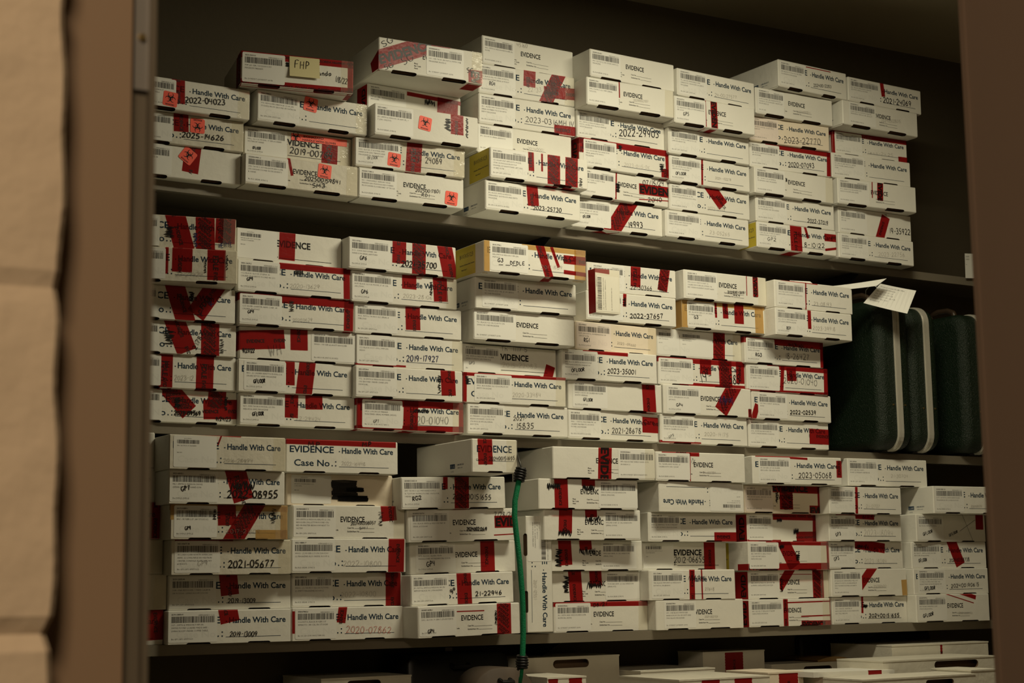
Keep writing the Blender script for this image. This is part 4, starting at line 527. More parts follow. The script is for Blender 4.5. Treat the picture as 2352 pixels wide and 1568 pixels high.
 {"n":"m61","p":[1.1682,3.8101,0.7932],"yaw":-0.1812,"roll":-0.0074,"w":0.2729,"h":0.0781,"k":"H","g":0.0022,"lab":[0.0017,0.0927],"txt":["2023-18883.1","GLOCK","","","Bin DFDLE (DFDLE"],"tp":[[0.1274,0.0832,0.1516,-0.0024,"E",48],[0.1989,0.0823,0.2011,-0.0045,"X",46],[0.2484,0.0811,0.2467,0.0181,"X",48]],"hw":[["HEITTE",0.2325,0.0062,0.2647,0.0114,0.0102,"b",1.5],["@",0.1006,0.0537,0.1305,0.0236,0.0185,"k",1.5],["@",0.1721,0.0426,0.182,0.0043,0.0116,"b",1.5]],"d":"evidence box signed at its lower right corner, top of the leftmost middle stack"},
 {"n":"m62","p":[1.4566,3.8092,0.785],"yaw":0.0323,"roll":-0.0074,"w":0.2815,"h":0.0767,"k":"D","g":0.0022,"lab":[0.0008,0.1063],"txt":["2015-04780.4","FBM REVOLVER COLT .38 SPCL FBM","GARAGE STORAGE BIN","BIN GP8"],"tp":[[0.1341,0.0807,0.1323,0.008,"N",44]],"old":1,"d":"open-edged older evidence box showing bold DENCE beside vertical red tape"},
 {"n":"m63","p":[1.7403,3.7805,0.7807],"yaw":0.0144,"roll":-0.0074,"w":0.3045,"h":0.0789,"k":"H","g":0.0022,"lab":[0.0012,0.116],"txt":["2022-35700.1","DC1 - DAVIS INDUSTRIES .380","HANDGUN SERIAL #AP070858","","Bin DFDLE (DFDLE"],"tp":[[0.1412,0.0812,0.1402,0.0228,"E",40],[0.1975,0.081,0.1962,-0.0023,"X",40],[0.2707,0.0813,0.2888,-0.0021,"E",44]],"hw":[["2021-35700",0.1466,0.0164,0.2488,0.0193,0.0148,"k",2.4],["GP6",0.0308,0.0216,0.0506,0.0227,0.01,"k",1.6]],"d":"evidence box ending 5700 with three red tapes, top of the third middle stack"},
 {"n":"m64","p":[2.0779,3.6963,0.7848],"yaw":-0.003,"roll":-0.0074,"w":0.306,"h":0.0797,"k":"H","g":0.0022,"lab":[0.0179,0.1299],"txt":["2018-17924.1","KR2-SMITH & WESSON 9 MM (SN:","FWP1425)","",""],"tp":[[0.1649,0.0829,0.1948,-0.0044,"E",26],[0.2008,0.0803,0.2227,0.0277,"N",10],[0.2381,0.0507,0.3101,0.0504,"E",24],[0.2379,0.0175,0.3101,0.0148,"N",12]],"tan":[[0.0084,0.0829,0.0083,-0.0011,16],[0.1163,0.0745,0.3101,0.074,16],[0.288,0.0803,0.2879,-0.0025,34]],"hw":[["G3",0.0394,0.0264,0.0575,0.0269,0.0097,"k",1.6],["DFDLE",0.0755,0.0226,0.1214,0.0242,0.0093,"k",1.5],["---",0.0393,0.0178,0.0991,0.02,0.0024,"k",1.6],["20171809",0.1685,0.02,0.2352,0.0241,0.0088,"f",0.8]],"side":"yellow","d":"evidence box with tan packing tape and struck-out DFDLE, top of the fourth middle stack"},
 {"n":"m65","p":[2.4655,3.817,0.7834],"yaw":0.0051,"roll":-0.0074,"w":0.297,"h":0.0777,"k":"H","g":0.0022,"lab":[0.015,0.1229],"txt":["2022-30366.9","JH-1 DIAMOND BACK .380 SEMI AUTO","","","Bin DFDLE"],"tp":[[0.1611,0.0799,0.1593,0.021,"F",34],[0.2604,0.0786,0.2495,0.017,"X",34]],"hw":[["22-30366",0.1421,0.0131,0.2159,0.0154,0.0121,"k",1.2]],"d":"evidence box marked 22-30366 with two short red tapes"},
 {"n":"m66","p":[2.7725,3.7946,0.7798],"yaw":0.0192,"roll":-0.0074,"w":0.2961,"h":0.081,"k":"E","g":0.0022,"lab":[0.0061,0.1172],"txt":["202500113051.4","MK4- ROSCO VEST POCKET .22","CALIBER REVOLVER (SN: 497434) ON","BED UNDER DECEDENT'S RIGHT HAND","Bin RG3 (REAR GUNS 3)"],"tp":[[0.2557,0.0856,0.2562,0.0232,"B",20],[0.224,0.0836,0.2241,0.0239,"N",3]],"hw":[["202500113051",0.1536,0.0256,0.2187,0.0295,0.0065,"k",1.3],["MK4",0.1736,0.0188,0.1993,0.0187,0.0061,"k",1.2]],"d":"evidence box with striped red tape bearing a large E, top row of middle shelf"},
 {"n":"m67","p":[3.0692,3.7641,0.7708],"yaw":0.0214,"roll":-0.0074,"w":0.2974,"h":0.079,"k":"H","g":0.0022,"lab":[0.0082,0.1142],"txt":["2023-08193.7","WCL T&I CORP COWBC .22 CAL","REVOLVER LONG S/N 508658 ROOM D","","Bin RG4 (REAR GUNS 4)"],"tp":[[0.1184,0.0808,0.1157,0.0009,"N",5],[0.0689,0.0804,0.1184,0.0797,"N",6]],"hw":[["23-08193",0.1448,0.0144,0.2152,0.017,0.0107,"f",1]],"side":"print","d":"evidence box pencilled 23-08193, top row nearest the green cases"},
 {"n":"l11","p":[1.0153,3.8484,-0.1271],"yaw":0.0023,"roll":-0.0032,"w":0.2845,"h":0.0791,"k":"H","g":0.001,"tp":[[0.2613,0.0826,0.2641,0.0105,"E",46]],"d":"evidence box end with dark red tape, bottom left corner, behind the door jamb"},
 {"n":"l12","p":[1.3004,3.8228,-0.128],"yaw":-0.0162,"roll":-0.0032,"w":0.3038,"h":0.0767,"k":"H","g":0.001,"lab":[0.0017,0.12],"txt":["2019-13009.41","SG7 - SMITH & WESSON 9 MM SN","SW9VE FOUND LOADED MADE SAFE -","LIVING ROOM UNDER COFFEE TABLE","Bin GP9 (GP9 GPISTOL9)"],"tp":[[0.1446,0.0812,0.1517,0.0476,"E",48]],"hw":[["2019-13009",0.1508,0.0154,0.2196,0.014,0.0112,"k",1.7]],"d":"lower of two evidence boxes marked 2019-13009, resting on the lower shelf board"},
 {"n":"l13","p":[1.6068,3.8183,-0.129],"yaw":-0.0109,"roll":-0.0032,"w":0.295,"h":0.0778,"k":"H","g":0.001,"lab":[0.0085,0.1146],"txt":["2020-07862.6","VO6:PISTOL BLACK RUGER LCP","SEMIAUTO .380 CAL SN 377-30283","","Bin G0 (G0 GUN VAULT BIN G0)"],"tp":[[0.1329,0.0802,0.1275,0.0404,"E",24],[0.0041,0.07,0.0044,0.0173,"N",8]],"hw":[["2020-07862",0.1399,0.0156,0.2631,0.0132,0.0155,"r",1]],"d":"evidence box marked 2020-07862 in red pen"},
 {"n":"l14","p":[1.9023,3.7362,-0.1299],"yaw":0.0134,"roll":0.016,"w":0.291,"h":0.0759,"k":"E","g":0.001,"lab":[0.0042,0.1074],"txt":["202400146086.1","DA1- GLOCK 19 GEN 5 (S/N BUPZ803)","","","Bin DFDLE (DFDLE"],"tp":[[0.2445,0.0799,0.2439,0.0032,"X",42],[0.1092,0.0605,0.1875,0.0598,"N",3]],"hw":[["GP4",0.0278,0.0101,0.0461,0.0123,0.0089,"k",1.8],["@",0.2151,0.0609,0.2245,0.0225,0.0106,"k",1.6]],"d":"yawed evidence box noted GP4 with lettered red tape, lowest left of the green cord"},
 {"n":"l15","p":[2.262,3.82,0.172],"yaw":0.0,"roll":0.0,"w":0.3,"h":0.078,"stand":1,"k":"H","g":0.001,"lab":[0.012,0.118],"txt":["2017-12551.1","ML1- KEL TEC .380 SEMI AUTOMATIC","HANDGUN SERIAL NUMBER JGN7S","Bin GP1 (GP1 GPISTOL1)"],"hw":[["2017-12551",0.165,0.02,0.215,0.02,0.009,"f",0.9]],"d":"evidence box standing on end, text running downward, marked 2017-12551, beside the green cord"},
 {"n":"l16","p":[2.3677,3.8636,-0.1314],"yaw":-0.0171,"roll":-0.0032,"w":0.2973,"h":0.0783,"k":"E","g":0.001,"lab":[0.0056,0.1145],"txt":["202300239034.1","SR1- SMITH AND WESSON REVOLVER","38 SPECIAL (82940)","","Bin GUNDEST (GUNDEST (GUN"],"tp":[[-0.0014,0.0764,0.2989,0.0745,"N",20]],"hw":[["06/21",0.122,0.0654,0.1675,0.0682,0.0089,"k",1.5]],"d":"evidence box with red-taped top dated 06/21, right of the box standing on end"},
 {"n":"l17","p":[2.6656,3.8201,-0.1323],"yaw":-0.0074,"roll":-0.0032,"w":0.2945,"h":0.0792,"k":"E","g":0.001,"lab":[0.0263,0.1319],"txt":["202400027098.1","OP1- ONE BLACK 9MM RUGER","HANDGUN W/ S/N: 459-94979 AND","TWO BLACK MAGAZINES","Bin GUNDEST (GUNDEST (GUN"],"hw":[["2024002709",0.1599,0.0301,0.2056,0.0297,0.0054,"f",0.9]],"d":"clean untaped evidence box at the centre-right bottom row of lower shelf"},
 {"n":"l18","p":[2.9908,3.8315,-0.1333],"yaw":0.0105,"roll":-0.0032,"w":0.298,"h":0.076,"k":"E","g":0.001,"lab":[0.002,0.1207],"txt":["2022-08001.2","AB1- GLOCK 17 SER # BCU714LFNP","CASE # FHP22ON13800A","","Bin GP8 (GP8 GPISTOL8)"],"tp":[[0.1311,0.0785,0.1312,-0.0024,"E",18],[0.1371,0.0658,0.3006,0.0677,"N",4],[0.187,0.0262,0.2999,0.0277,"N",4],[0.1874,0.0047,0.2995,0.0036,"B",20],[0.2958,0.075,0.2958,0.0033,"N",3]],"side":"red","d":"evidence box with thin red tape rectangle and backward letters, bottom row of lower shelf"},
 {"n":"l19","p":[3.3108,3.8527,-0.1344],"yaw":0.0148,"roll":-0.0032,"w":0.2944,"h":0.0787,"k":"H","g":0.001,"lab":[0.0047,0.1089],"txt":["202400151655.2","SR11- SAVAGE CHARTER 28","REVOLVER MODEL 75 S/N UNKNOWN","BAG TWO MEDIUM","Bin GP7 (GP7 GPISTOL7)"],"tp":[[0.1167,0.0788,0.1156,0.0305,"N",9]],"hw":[["202400151655",0.1394,0.0176,0.2617,0.0164,0.0105,"k",1.9],["@",0.1185,0.0573,0.135,0.0441,0.0084,"k",1.8]],"d":"evidence box marked 202400151655, bottom row at the right of the lower shelf"},
 {"n":"l1a","p":[3.6058,3.8187,-0.1353],"yaw":-0.0081,"roll":-0.0032,"w":0.2978,"h":0.0811,"k":"E","g":0.001,"lab":[0.0057,0.1216],"txt":["202400190795.1","BLK TAURUS 9MM/SPRG CORP","PT809 E S/N (96957VL)","",""],"tp":[[0.1943,0.0826,0.2424,0.0696,"N",14],[0.1262,0.0808,0.233,0.0534,"N",3]],"hw":[["GFLOOR",0.0253,0.0126,0.0678,0.0199,0.0098,"k",2],["2024000190",0.1687,0.0222,0.2249,0.0204,0.0064,"f",0.9]],"d":"evidence box with a thin slanting red line, bottom right corner of lower shelf"},
 {"n":"l21","p":[1.0154,3.8461,-0.047],"yaw":0.0018,"roll":-0.0032,"w":0.291,"h":0.0812,"k":"N","g":0.001,"d":"clear-taped plain box end second from bottom, far left of lower shelf"},
 {"n":"l22","p":[1.307,3.8396,-0.0503],"yaw":-0.0132,"roll":-0.0032,"w":0.3041,"h":0.0803,"k":"H","g":0.001,"lab":[0.0034,0.1155],"txt":["2019-13009.44","SG8 - H&K REVOLVER / UNKN CALIBUR","SN 9C13264 - LIVING ROOM COUCH","","Bin GP9 (GP9 GPISTOL9)"],"tp":[[0.1448,0.084,0.1507,0.0328,"E",46]],"hw":[["2019-13009",0.1452,0.014,0.2154,0.0133,0.0112,"k",1.7]],"d":"upper of two evidence boxes marked 2019-13009, second row of lower shelf"},
 {"n":"l23","p":[1.6151,3.8398,-0.0502],"yaw":-0.0159,"roll":-0.0032,"w":0.294,"h":0.0813,"k":"H","g":0.001,"lab":[0.0014,0.1069],"txt":["2022-10800.14","WH10 - (1) TAURUS G25 S/N 7LT979E1","(1) EMPTY MAGAZINE, ROOM G","","Bin RG3 (REAR GUNS 3)"],"tp":[[0.2693,0.086,0.2693,-0.0033,"E",42]],"hw":[["2022-10800",0.1282,0.0215,0.224,0.0241,0.0127,"f",1.1]],"d":"lower of two evidence boxes pencilled 2022-10800 with red tape at right, lower shelf"},
 {"n":"l24","p":[1.9097,3.7867,-0.0532],"yaw":-0.0096,"roll":0.02,"w":0.2915,"h":0.0763,"k":"H","g":0.001,"lab":[-0.0001,0.106],"txt":["2021-22946.1","JP1: PISTOL SMITH & WESSON 380 SN","NFP0359 BLACK W/ 2 MAGAZINES","","Bin GP4 (GP4 GPISTOL4)"],"tp":[[0.1486,0.0797,0.1503,-0.0018,"E",42]],"hw":[["21-22946",0.18,0.0178,0.2583,0.0192,0.0111,"k",2],["go",0.1108,0.0293,0.1261,0.0376,0.0111,"k",2]],"d":"evidence box marked 21-22946, left of the green cord"},
 {"n":"l26","p":[2.3636,3.8631,-0.052],"yaw":0.01,"roll":-0.0032,"w":0.2832,"h":0.0804,"k":"E","g":0.001,"lab":[0.1696,0.2811],"txt":["202500281815.4","WH4-H&R ARMS .22 CAL HANDGUN","(SERIAL 875)","","Bin RG4 (REAR GUNS 4)"],"tp":[[0.0714,0.0824,0.077,-0.0026,"E",42],[0.1377,0.082,0.1398,0.0414,"E",40]],"hw":[["@",0.0306,0.0705,0.0577,0.0202,0.0149,"k",2.6],["@",0.1075,0.0544,0.1595,0.031,0.0124,"k",2.4]],"d":"evidence box with scrawled marker, two red tapes, label at right, second row"},
 {"n":"l27","p":[2.6452,3.8201,-0.052],"yaw":-0.0159,"roll":-0.0032,"w":0.2878,"h":0.0804,"k":"H","g":0.001,"lab":[0.0077,0.1133],"txt":["2021-27648.4","TB4- BLACK 9MM SMITH & WESSON M","& P PISTOL S/N JBN4940","","Bin GP5 (GP5 GPISTOL5)"],"tp":[[0.1417,0.0831,0.1411,-0.0009,"E",19],[0.174,0.0828,0.1748,-0.0014,"N",5]],"hw":[["27648",0.1828,0.0236,0.2153,0.0231,0.0084,"f",1.1],["@",0.1209,0.0682,0.1938,0.0499,0.0124,"k",1.2]],"d":"evidence box faintly marked 27648 with one wide and one thin red tape"},
 {"n":"l28","p":[3.0084,3.8536,-0.0564],"yaw":0.0064,"roll":-0.0032,"w":0.2946,"h":0.0799,"k":"E","g":0.001,"lab":[0.0022,0.112],"txt":["2022-08001.4","AB8- SMITH & WESSON .380 HCP SER","# SPRING CASE # FHP22ON112250","","Bin GP8 (GP8 GPISTOL8)"],"tp":[[0.1559,0.0848,0.1101,0.0297,"N",30],[0.2546,0.0811,0.2555,-0.0009,"X",42],[0.1136,0.0691,0.2327,0.0679,"N",2]],"hw":[["@",0.1143,0.0574,0.1229,0.0168,0.0086,"k",1.8]],"side":"red","d":"evidence box with diagonal red wedge at left and lettered red tape at right, second row"},
 {"n":"l29","p":[3.3036,3.8444,-0.0546],"yaw":0.0058,"roll":-0.0032,"w":0.2948,"h":0.0798,"k":"E","g":0.001,"lab":[0.0066,0.1175],"txt":["202300262034.1","JP1 BLACK/OD SPRINGFIELD HELLCAT","SEMI-AUTO PISTOL SN: BB208748 AT","BLK PULSTER HOLSTER & HS EMPTY","MAG","Bin GP3 (GP3 GPISTOL3)"],"tp":[[0.166,0.0872,0.1012,0.0207,"N",30]],"tan":[[0.2839,0.0424,0.286,-0.0016,22]],"hw":[["2023026201",0.1612,0.0254,0.2129,0.0258,0.0065,"f",0.9]],"d":"evidence box with a red tape triangle and tan tape flap at its right edge"},
 {"n":"l2a","p":[3.6105,3.8289,-0.0532],"yaw":-0.0166,"roll":-0.0032,"w":0.3021,"h":0.076,"k":"H","g":0.001,"lab":[0.0159,0.126],"txt":["202400190615.1","GBS BILLY HRS & 9MM HANDGUN W/ R","OUTER HOLSTER & MAG FND. ON","NIGHTSTAND IN MASTER BEDROOM","Bin DFDLE (DFDLE"],"hw":[["202400190615",0.1462,0.0183,0.2628,0.0224,0.0106,"k",1.4],["GFLOOR",0.0401,0.0131,0.0836,0.0144,0.0097,"k",2]],"d":"evidence box marked 202400190615 by the right jamb"},
 {"n":"l31","p":[1.0133,3.845,0.0353],"yaw":-0.0031,"roll":-0.0032,"w":0.2821,"h":0.0789,"k":"N","g":0.001,"d":"clear-taped plain box end third from bottom, far left of lower shelf"},
 {"n":"l32","p":[1.2959,3.7916,0.031],"yaw":-0.0116,"roll":-0.0032,"w":0.2951,"h":0.0798,"k":"H","g":0.001,"lab":[0.0085,0.1184],"txt":["2021-05677.38","3B12-REVOLVER NORTH AMERICAN","ARMS .22 LONG RIFLE SN V42578-IN","CENTER CONSOLE SILVER VEH. WV","#ORW372","Bin GP3 (GP3 GPISTOL3)"],"tp":[[0.0544,0.0789,0.1051,0.0789,"N",5]],"hw":[["2021-05677",0.1384,0.0149,0.2544,0.016,0.0166,"k",2.4],["GP9",0.0644,0.0193,0.0899,0.0214,0.0109,"f",1.2]],"d":"evidence box marked 2021-05677 in bold marker"},
 {"n":"l33","p":[1.5974,3.7994,0.0322],"yaw":-0.0129,"roll":-0.0032,"w":0.3028,"h":0.0809,"k":"H","g":0.001,"lab":[0.0007,0.1123],"txt":["2022-10800.17","WH13 - (1) RUGER LC9 S/N 324-01300","(1) MAGAZINE ALSO INSIDE, ROOM G","","Bin RG3 (REAR GUNS 3)"],"tp":[[0.2779,0.0831,0.2754,-0.0032,"E",44]],"hw":[["2022-10800",0.1343,0.0156,0.2377,0.0148,0.0125,"f",1.1]],"d":"upper of two evidence boxes pencilled 2022-10800 with dark red tape at right"},
 {"n":"l34","p":[1.9235,3.8176,0.0244],"yaw":-0.0118,"roll":0.02,"w":0.3023,"h":0.0786,"k":"E","g":0.001,"lab":[0.0163,0.1278],"txt":["202400180034.1","WTS- BLACK / SILVER STEYR","MANNLICHER 9M FIREARM SR# 029274,","","Bin DFDLE (DFDLE"],"tp":[[0.2207,0.0837,0.2205,0.0004,"E",42]],"hw":[["GP4",0.0459,0.0178,0.0707,0.0203,0.0127,"k",2]],"d":"evidence box noted GP4 with one vertical red tape, third row left of the green cord"},
 {"n":"l36","p":[2.3484,3.8404,0.0294],"yaw":0.0197,"roll":-0.0032,"w":0.2958,"h":0.0796,"k":"E","g":0.001,"lab":[0.1599,0.2745],"txt":["202500281815.3","WH3-H&R ARMS .32 CAL HANDGUN","(SERIAL 5960)","","Bin RG4 (REAR GUNS 4)"],"tp":[[0.0429,0.0832,0.0467,0.015,"E",42],[0.1087,0.0829,0.1112,0.0544,"E",40]],"hw":[["@",0.0093,0.0611,0.039,0.0089,0.0173,"k",2.6],["@",0.0834,0.0632,0.1448,0.038,0.0124,"k",2.2]],"d":"evidence box with scrawled marker, two red tapes, label at right, third row"},
 {"n":"l37","p":[2.6563,3.8625,0.0294],"yaw":0.0365,"roll":-0.0032,"w":0.2935,"h":0.0755,"k":"D","g":0.001,"lab":[0.0002,0.1055],"txt":["2012-06655.10","JM3- GUNS, JR AR-15 AMMO T-FULL AT","NORTH END ENTRY","GRN"],"tp":[[0.2318,0.0781,0.2317,-0.0029,"E",40]],"hw":[["2012-06655",0.1065,0.0188,0.2161,0.0192,0.0164,"k",1.7]],"old":1,"d":"older evidence box marked 2012-06655 next to a red tape"},
 {"n":"l38","p":[2.9942,3.8307,0.0246],"yaw":0.0162,"roll":-0.0032,"w":0.2973,"h":0.0804,"k":"E","g":0.001,"lab":[-0.0011,0.1098],"txt":["2022-08001.3","AB3- 9MM PISTOL SER # TS42KV","2 GLOCKS FHP CASE #","FHP22ON112250","","Bin GP8 (GP8 GPISTOL8)"],"tp":[[0.1258,0.0836,0.1681,0.0088,"N",46],[-0.0039,0.0064,0.3017,0.0082,"B",24],[0.1093,0.0772,0.3028,0.0755,"N",14],[0.294,0.0815,0.2945,-0.0004,"N",12]],"hw":[["@",0.112,0.0751,0.1307,0.058,0.0106,"k",1.4],["@",0.1689,0.0452,0.1878,0.0259,0.0085,"k",1.4]],"side":"yellow","d":"evidence box framed with broad red tape, third row of lower shelf"},
 {"n":"l39","p":[3.2962,3.8415,0.0263],"yaw":0.0285,"roll":-0.0032,"w":0.2961,"h":0.0788,"k":"H","g":0.001,"lab":[-0.0001,0.1028],"txt":["2023-18094.2","PD9 CZ SP 19 AUTO/9MM JERICHO R","CAPACITY W/ MAGAZINE","",""],"tp":[[0.1034,0.0723,0.2224,0.0583,"N",30]],"hw":[["2023-18094",0.1378,0.0138,0.2282,0.0127,0.015,"f",0.9],["GP3",0.0206,0.0212,0.0406,0.0275,0.0099,"k",1.6],["@",0.1063,0.0712,0.1585,0.0559,0.0107,"k",1.8]],"d":"lower of two evidence boxes pencilled 2023-18094, dark red tape wedge on top"},
 {"n":"l3a","p":[3.6171,3.8403,0.0237],"yaw":-0.0329,"roll":-0.0032,"w":0.2994,"h":0.0793,"k":"H","g":0.001,"lab":[0.0033,0.1156],"txt":["202400158738.1","BLP SELECT - SMITH & WESSON 9MM","REVOLVER S/N BLX47ME2","",""],"tp":[[0.1581,0.0839,0.1929,0.0095,"N",38]],"hw":[["202400158738",0.1475,0.0181,0.2296,0.0219,0.0105,"k",1.2],["GFLOOR",0.0264,0.0183,0.0595,0.0222,0.0091,"k",1.8]],"d":"dim evidence box with leaning dark red tape, third row by the right jamb"},
 {"n":"l41","p":[1.0095,3.838,0.1152],"yaw":-0.0007,"roll":-0.0032,"w":0.2759,"h":0.0834,"k":"H","g":0.001,"tp":[[0.263,0.0876,0.2619,-0.0029,"E",26]],"d":"shiny taped box end with red strip, fourth from bottom at far left, lower shelf"},
 {"n":"l42","p":[1.286,3.7693,0.1119],"yaw":0.006,"roll":-0.0032,"w":0.2894,"h":0.0793,"k":"H","g":0.001,"lab":[0.0087,0.1126],"txt":["2017-21809.1","BN1 - RUGER LCP .380 371335162","","","Bin DFDLE (DFDLE"],"tp":[[0.136,0.0795,0.1377,0.0317,"E",46],[0.2055,0.0794,0.1523,-0.0032,"X",46]],"tan":[[-0.002,0.0771,0.2917,0.0753,22],[0.2799,0.0795,0.28,-0.0008,18],[0.2123,0.0106,0.2896,0.0105,22],[0.0031,0.0794,0.0043,0.0476,10]],"hw":[["GP9",0.036,0.0197,0.0505,0.0215,0.0084,"k",1.4],["2017-21809",0.1347,0.0128,0.2214,0.014,0.0093,"f",0.8],["@",0.1012,0.0696,0.1125,0.0437,0.0105,"k",1.2],["@",0.2446,0.0739,0.2606,0.0336,0.0126,"k",1.1]],"d":"evidence box with yellow-tan packing tape and a red Z of tape, noted GP9"},
 {"n":"l43","p":[1.6028,3.8065,0.1141],"yaw":-0.0085,"roll":-0.0032,"w":0.3,"h":0.0796,"k":"E","g":0.001,"lab":[0.0025,0.113],"txt":["202400208037.3","SM1-SMITH & WESSON AIRLITE 22 CAL","REVOLVER S/N:LGT7998 FOUND ON","BED IN MASTER BEDROOM NEXT TO","VICTIM","Bin GP6 (GP6 GPISTOL6)"],"tp":[[0.2532,0.0841,0.257,0.0433,"E",42]],"hw":[["202400208057",0.1526,0.0326,0.2208,0.0354,0.0076,"k",1.2],["SM1",0.1746,0.023,0.1982,0.0234,0.0054,"k",1],["@",0.2251,0.066,0.2418,0.0274,0.009,"k",1]],"d":"evidence box marked 202400208057, red tape hanging from top right"},
 {"n":"l44","p":[1.9055,3.7932,0.1036],"yaw":-0.0195,"roll":0.02,"w":0.3022,"h":0.0804,"k":"E","g":0.001,"lab":[0.0077,0.1163],"txt":["202400212619.6","CH6- BLACK SMITH & WESSON M&P 45","SERIAL # DSS6644","","Bin GP4 (GP4 GPISTOL4)"],"tp":[[0.2456,0.0464,0.3081,0.0466,"B",32],[0.2428,0.0129,0.3059,0.015,"N",3]],"hw":[["7/28/24",0.2441,0.0576,0.3034,0.0571,0.0134,"k",1.2],["202400212619",0.164,0.0252,0.2235,0.0242,0.0088,"k",2]],"d":"evidence box dated 7/28/24 with black EVI letters on red tape"},
 {"n":"l46","p":[2.3062,3.8033,0.1102],"yaw":-0.017,"roll":-0.0032,"w":0.3016,"h":0.0788,"k":"E","g":0.001,"lab":[0.1832,0.2978],"txt":["202500281815.2","WH2-PIE CORP .25 CAL HANDGUN","(SERIAL 219524)","","Bin RG4 (REAR GUNS 4)"],"tp":[[0.0669,0.0801,0.0645,0.0171,"E",42],[0.1446,0.0813,0.1456,0.0591,"E",38]],"hw":[["@",0.0395,0.0306,0.0858,0.006,0.0119,"k",2.2],["@",0.1237,0.0641,0.179,0.0441,0.0119,"k",2.2]],"d":"evidence box with scrawled marker, two red tapes, label at right, fourth row"},
 {"n":"l47","p":[2.6469,3.8196,0.106],"yaw":0.0018,"roll":-0.0032,"w":0.3003,"h":0.0782,"k":"H","g":0.001,"lab":[0.0044,0.1079],"txt":["202400154801.10","RCR- (2) HERMANS TAURUS FIREARM","PISTOL W/ (3) MAGS S/N ACD275089","","Bin RG2 (REAR GUNS 2)"],"tp":[[0.2221,0.0107,0.305,0.0108,"E",30]],"side":"print","d":"evidence box with dark red tape at lower right, under the upside-down box"},
 {"n":"l48","p":[3.0165,3.8604,0.1059],"yaw":0.0872,"roll":-0.0032,"w":0.2725,"h":0.0796,"k":"N","g":0.001,"lab":[0.0033,0.0985],"txt":["2022-08001.11","AB7 FIREARM ZW 57/17 SER #","BBU85L105 # FHP22ON111522","","Bin GP8 (GP8 GPISTOL8)"],"tp":[[0.1008,0.0735,0.2779,0.0729,"P",24],[0.269,0.0807,0.2651,-0.0006,"N",16],[0.1924,0.0122,0.2735,0.0134,"P",34],[0.0,0.0019,0.085,0.0015,"N",8]],"hw":[["@",0.1149,0.0681,0.1371,0.053,0.0106,"k",1.4],["@",0.1795,0.0402,0.2014,0.0187,0.0106,"k",1.8]],"side":"red","d":"recessed evidence box lined with red tape, under the box with DEN lettering"},
 {"n":"l49","p":[3.2896,3.8278,0.1062],"yaw":0.0101,"roll":-0.0032,"w":0.2835,"h":0.0771,"k":"H","g":0.001,"lab":[0.003,0.1027],"txt":["2023-18094.1","PD1 CHIEFS 38 CAN MADE BELGIUM","2 SELECT #D 2 MAGAZINES","",""],"tp":[[0.0721,0.0753,0.1765,0.0711,"N",20]],"hw":[["2023-18094",0.1322,0.014,0.2498,0.0141,0.0188,"f",0.9],["GP3",0.0253,0.0123,0.0452,0.0187,0.0098,"k",1.6],["6/3/23",0.1303,0.065,0.1822,0.0723,0.0107,"k",1.6]],"d":"upper of two evidence boxes pencilled 2023-18094, dated in marker on red tape"},
 {"n":"l4a","p":[3.628,3.8256,0.104],"yaw":0.0284,"roll":-0.0032,"w":0.2945,"h":0.0818,"k":"N","g":0.001,"lab":[0.0054,0.113],"txt":["2022-37980.1","BLI TAURUS 9MM S/N 00008998","","",""],"tp":[[0.2694,0.0863,0.2687,0.0367,"N",34]],"hw":[["\\/",0.1286,0.078,0.2159,0.0129,0.0633,"k",1.2],["GFLOOR",0.0268,0.0168,0.0674,0.0273,0.009,"k",1.8],["GFLOOR",0.1364,0.0146,0.1741,0.0273,0.0077,"k",1.6]],"side":"yellow","d":"dim evidence box crossed out with a big marker X"},
 {"n":"l51","p":[1.0086,3.8421,0.1996],"yaw":-0.0025,"roll":-0.0032,"w":0.2653,"h":0.0798,"k":"H","g":0.001,"d":"dull evidence box end fifth from bottom at the far left of the lower shelf"},
 {"n":"l52","p":[1.2745,3.7504,0.1923],"yaw":0.0146,"roll":-0.0032,"w":0.2864,"h":0.0772,"k":"H","g":0.001,"lab":[0.0026,0.1191],"txt":["2022-08955.1","ML1- SMITH & WESSON SW9VE","(SERIAL RAY0820) HANDGUN","","Bin DFDLE (DFDLE"],"tp":[[0.1603,0.0825,0.1834,0.0088,"F",52]],"hw":[["2022-08955",0.142,0.0146,0.2709,0.0164,0.0169,"k",2.6],["GP7",0.0312,0.0268,0.0536,0.0319,0.0102,"k",1.7],["@",0.1457,0.0579,0.2151,0.025,0.02,"k",2.4]],"d":"evidence box marked 08955 in heavy black marker over red tape"},
 {"n":"l53","p":[1.5919,3.8175,0.1947],"yaw":0.0345,"roll":-0.0032,"w":0.2888,"h":0.0759,"k":"T","g":0.001,"lab":[0.0119,0.1182],"txt":["2012-06655.4","JM3-PISTOL PHOENIX ARMS .22 CA","L, MOD HP22","BIN GP5"],"ink":[[0.1209,0.0598,0.189,0.0134],[0.1612,0.0431,0.2054,0.0348],[0.1369,0.0231,0.2177,0.0113]],"old":1,"d":"cream evidence box with its writing blacked out in marker"},
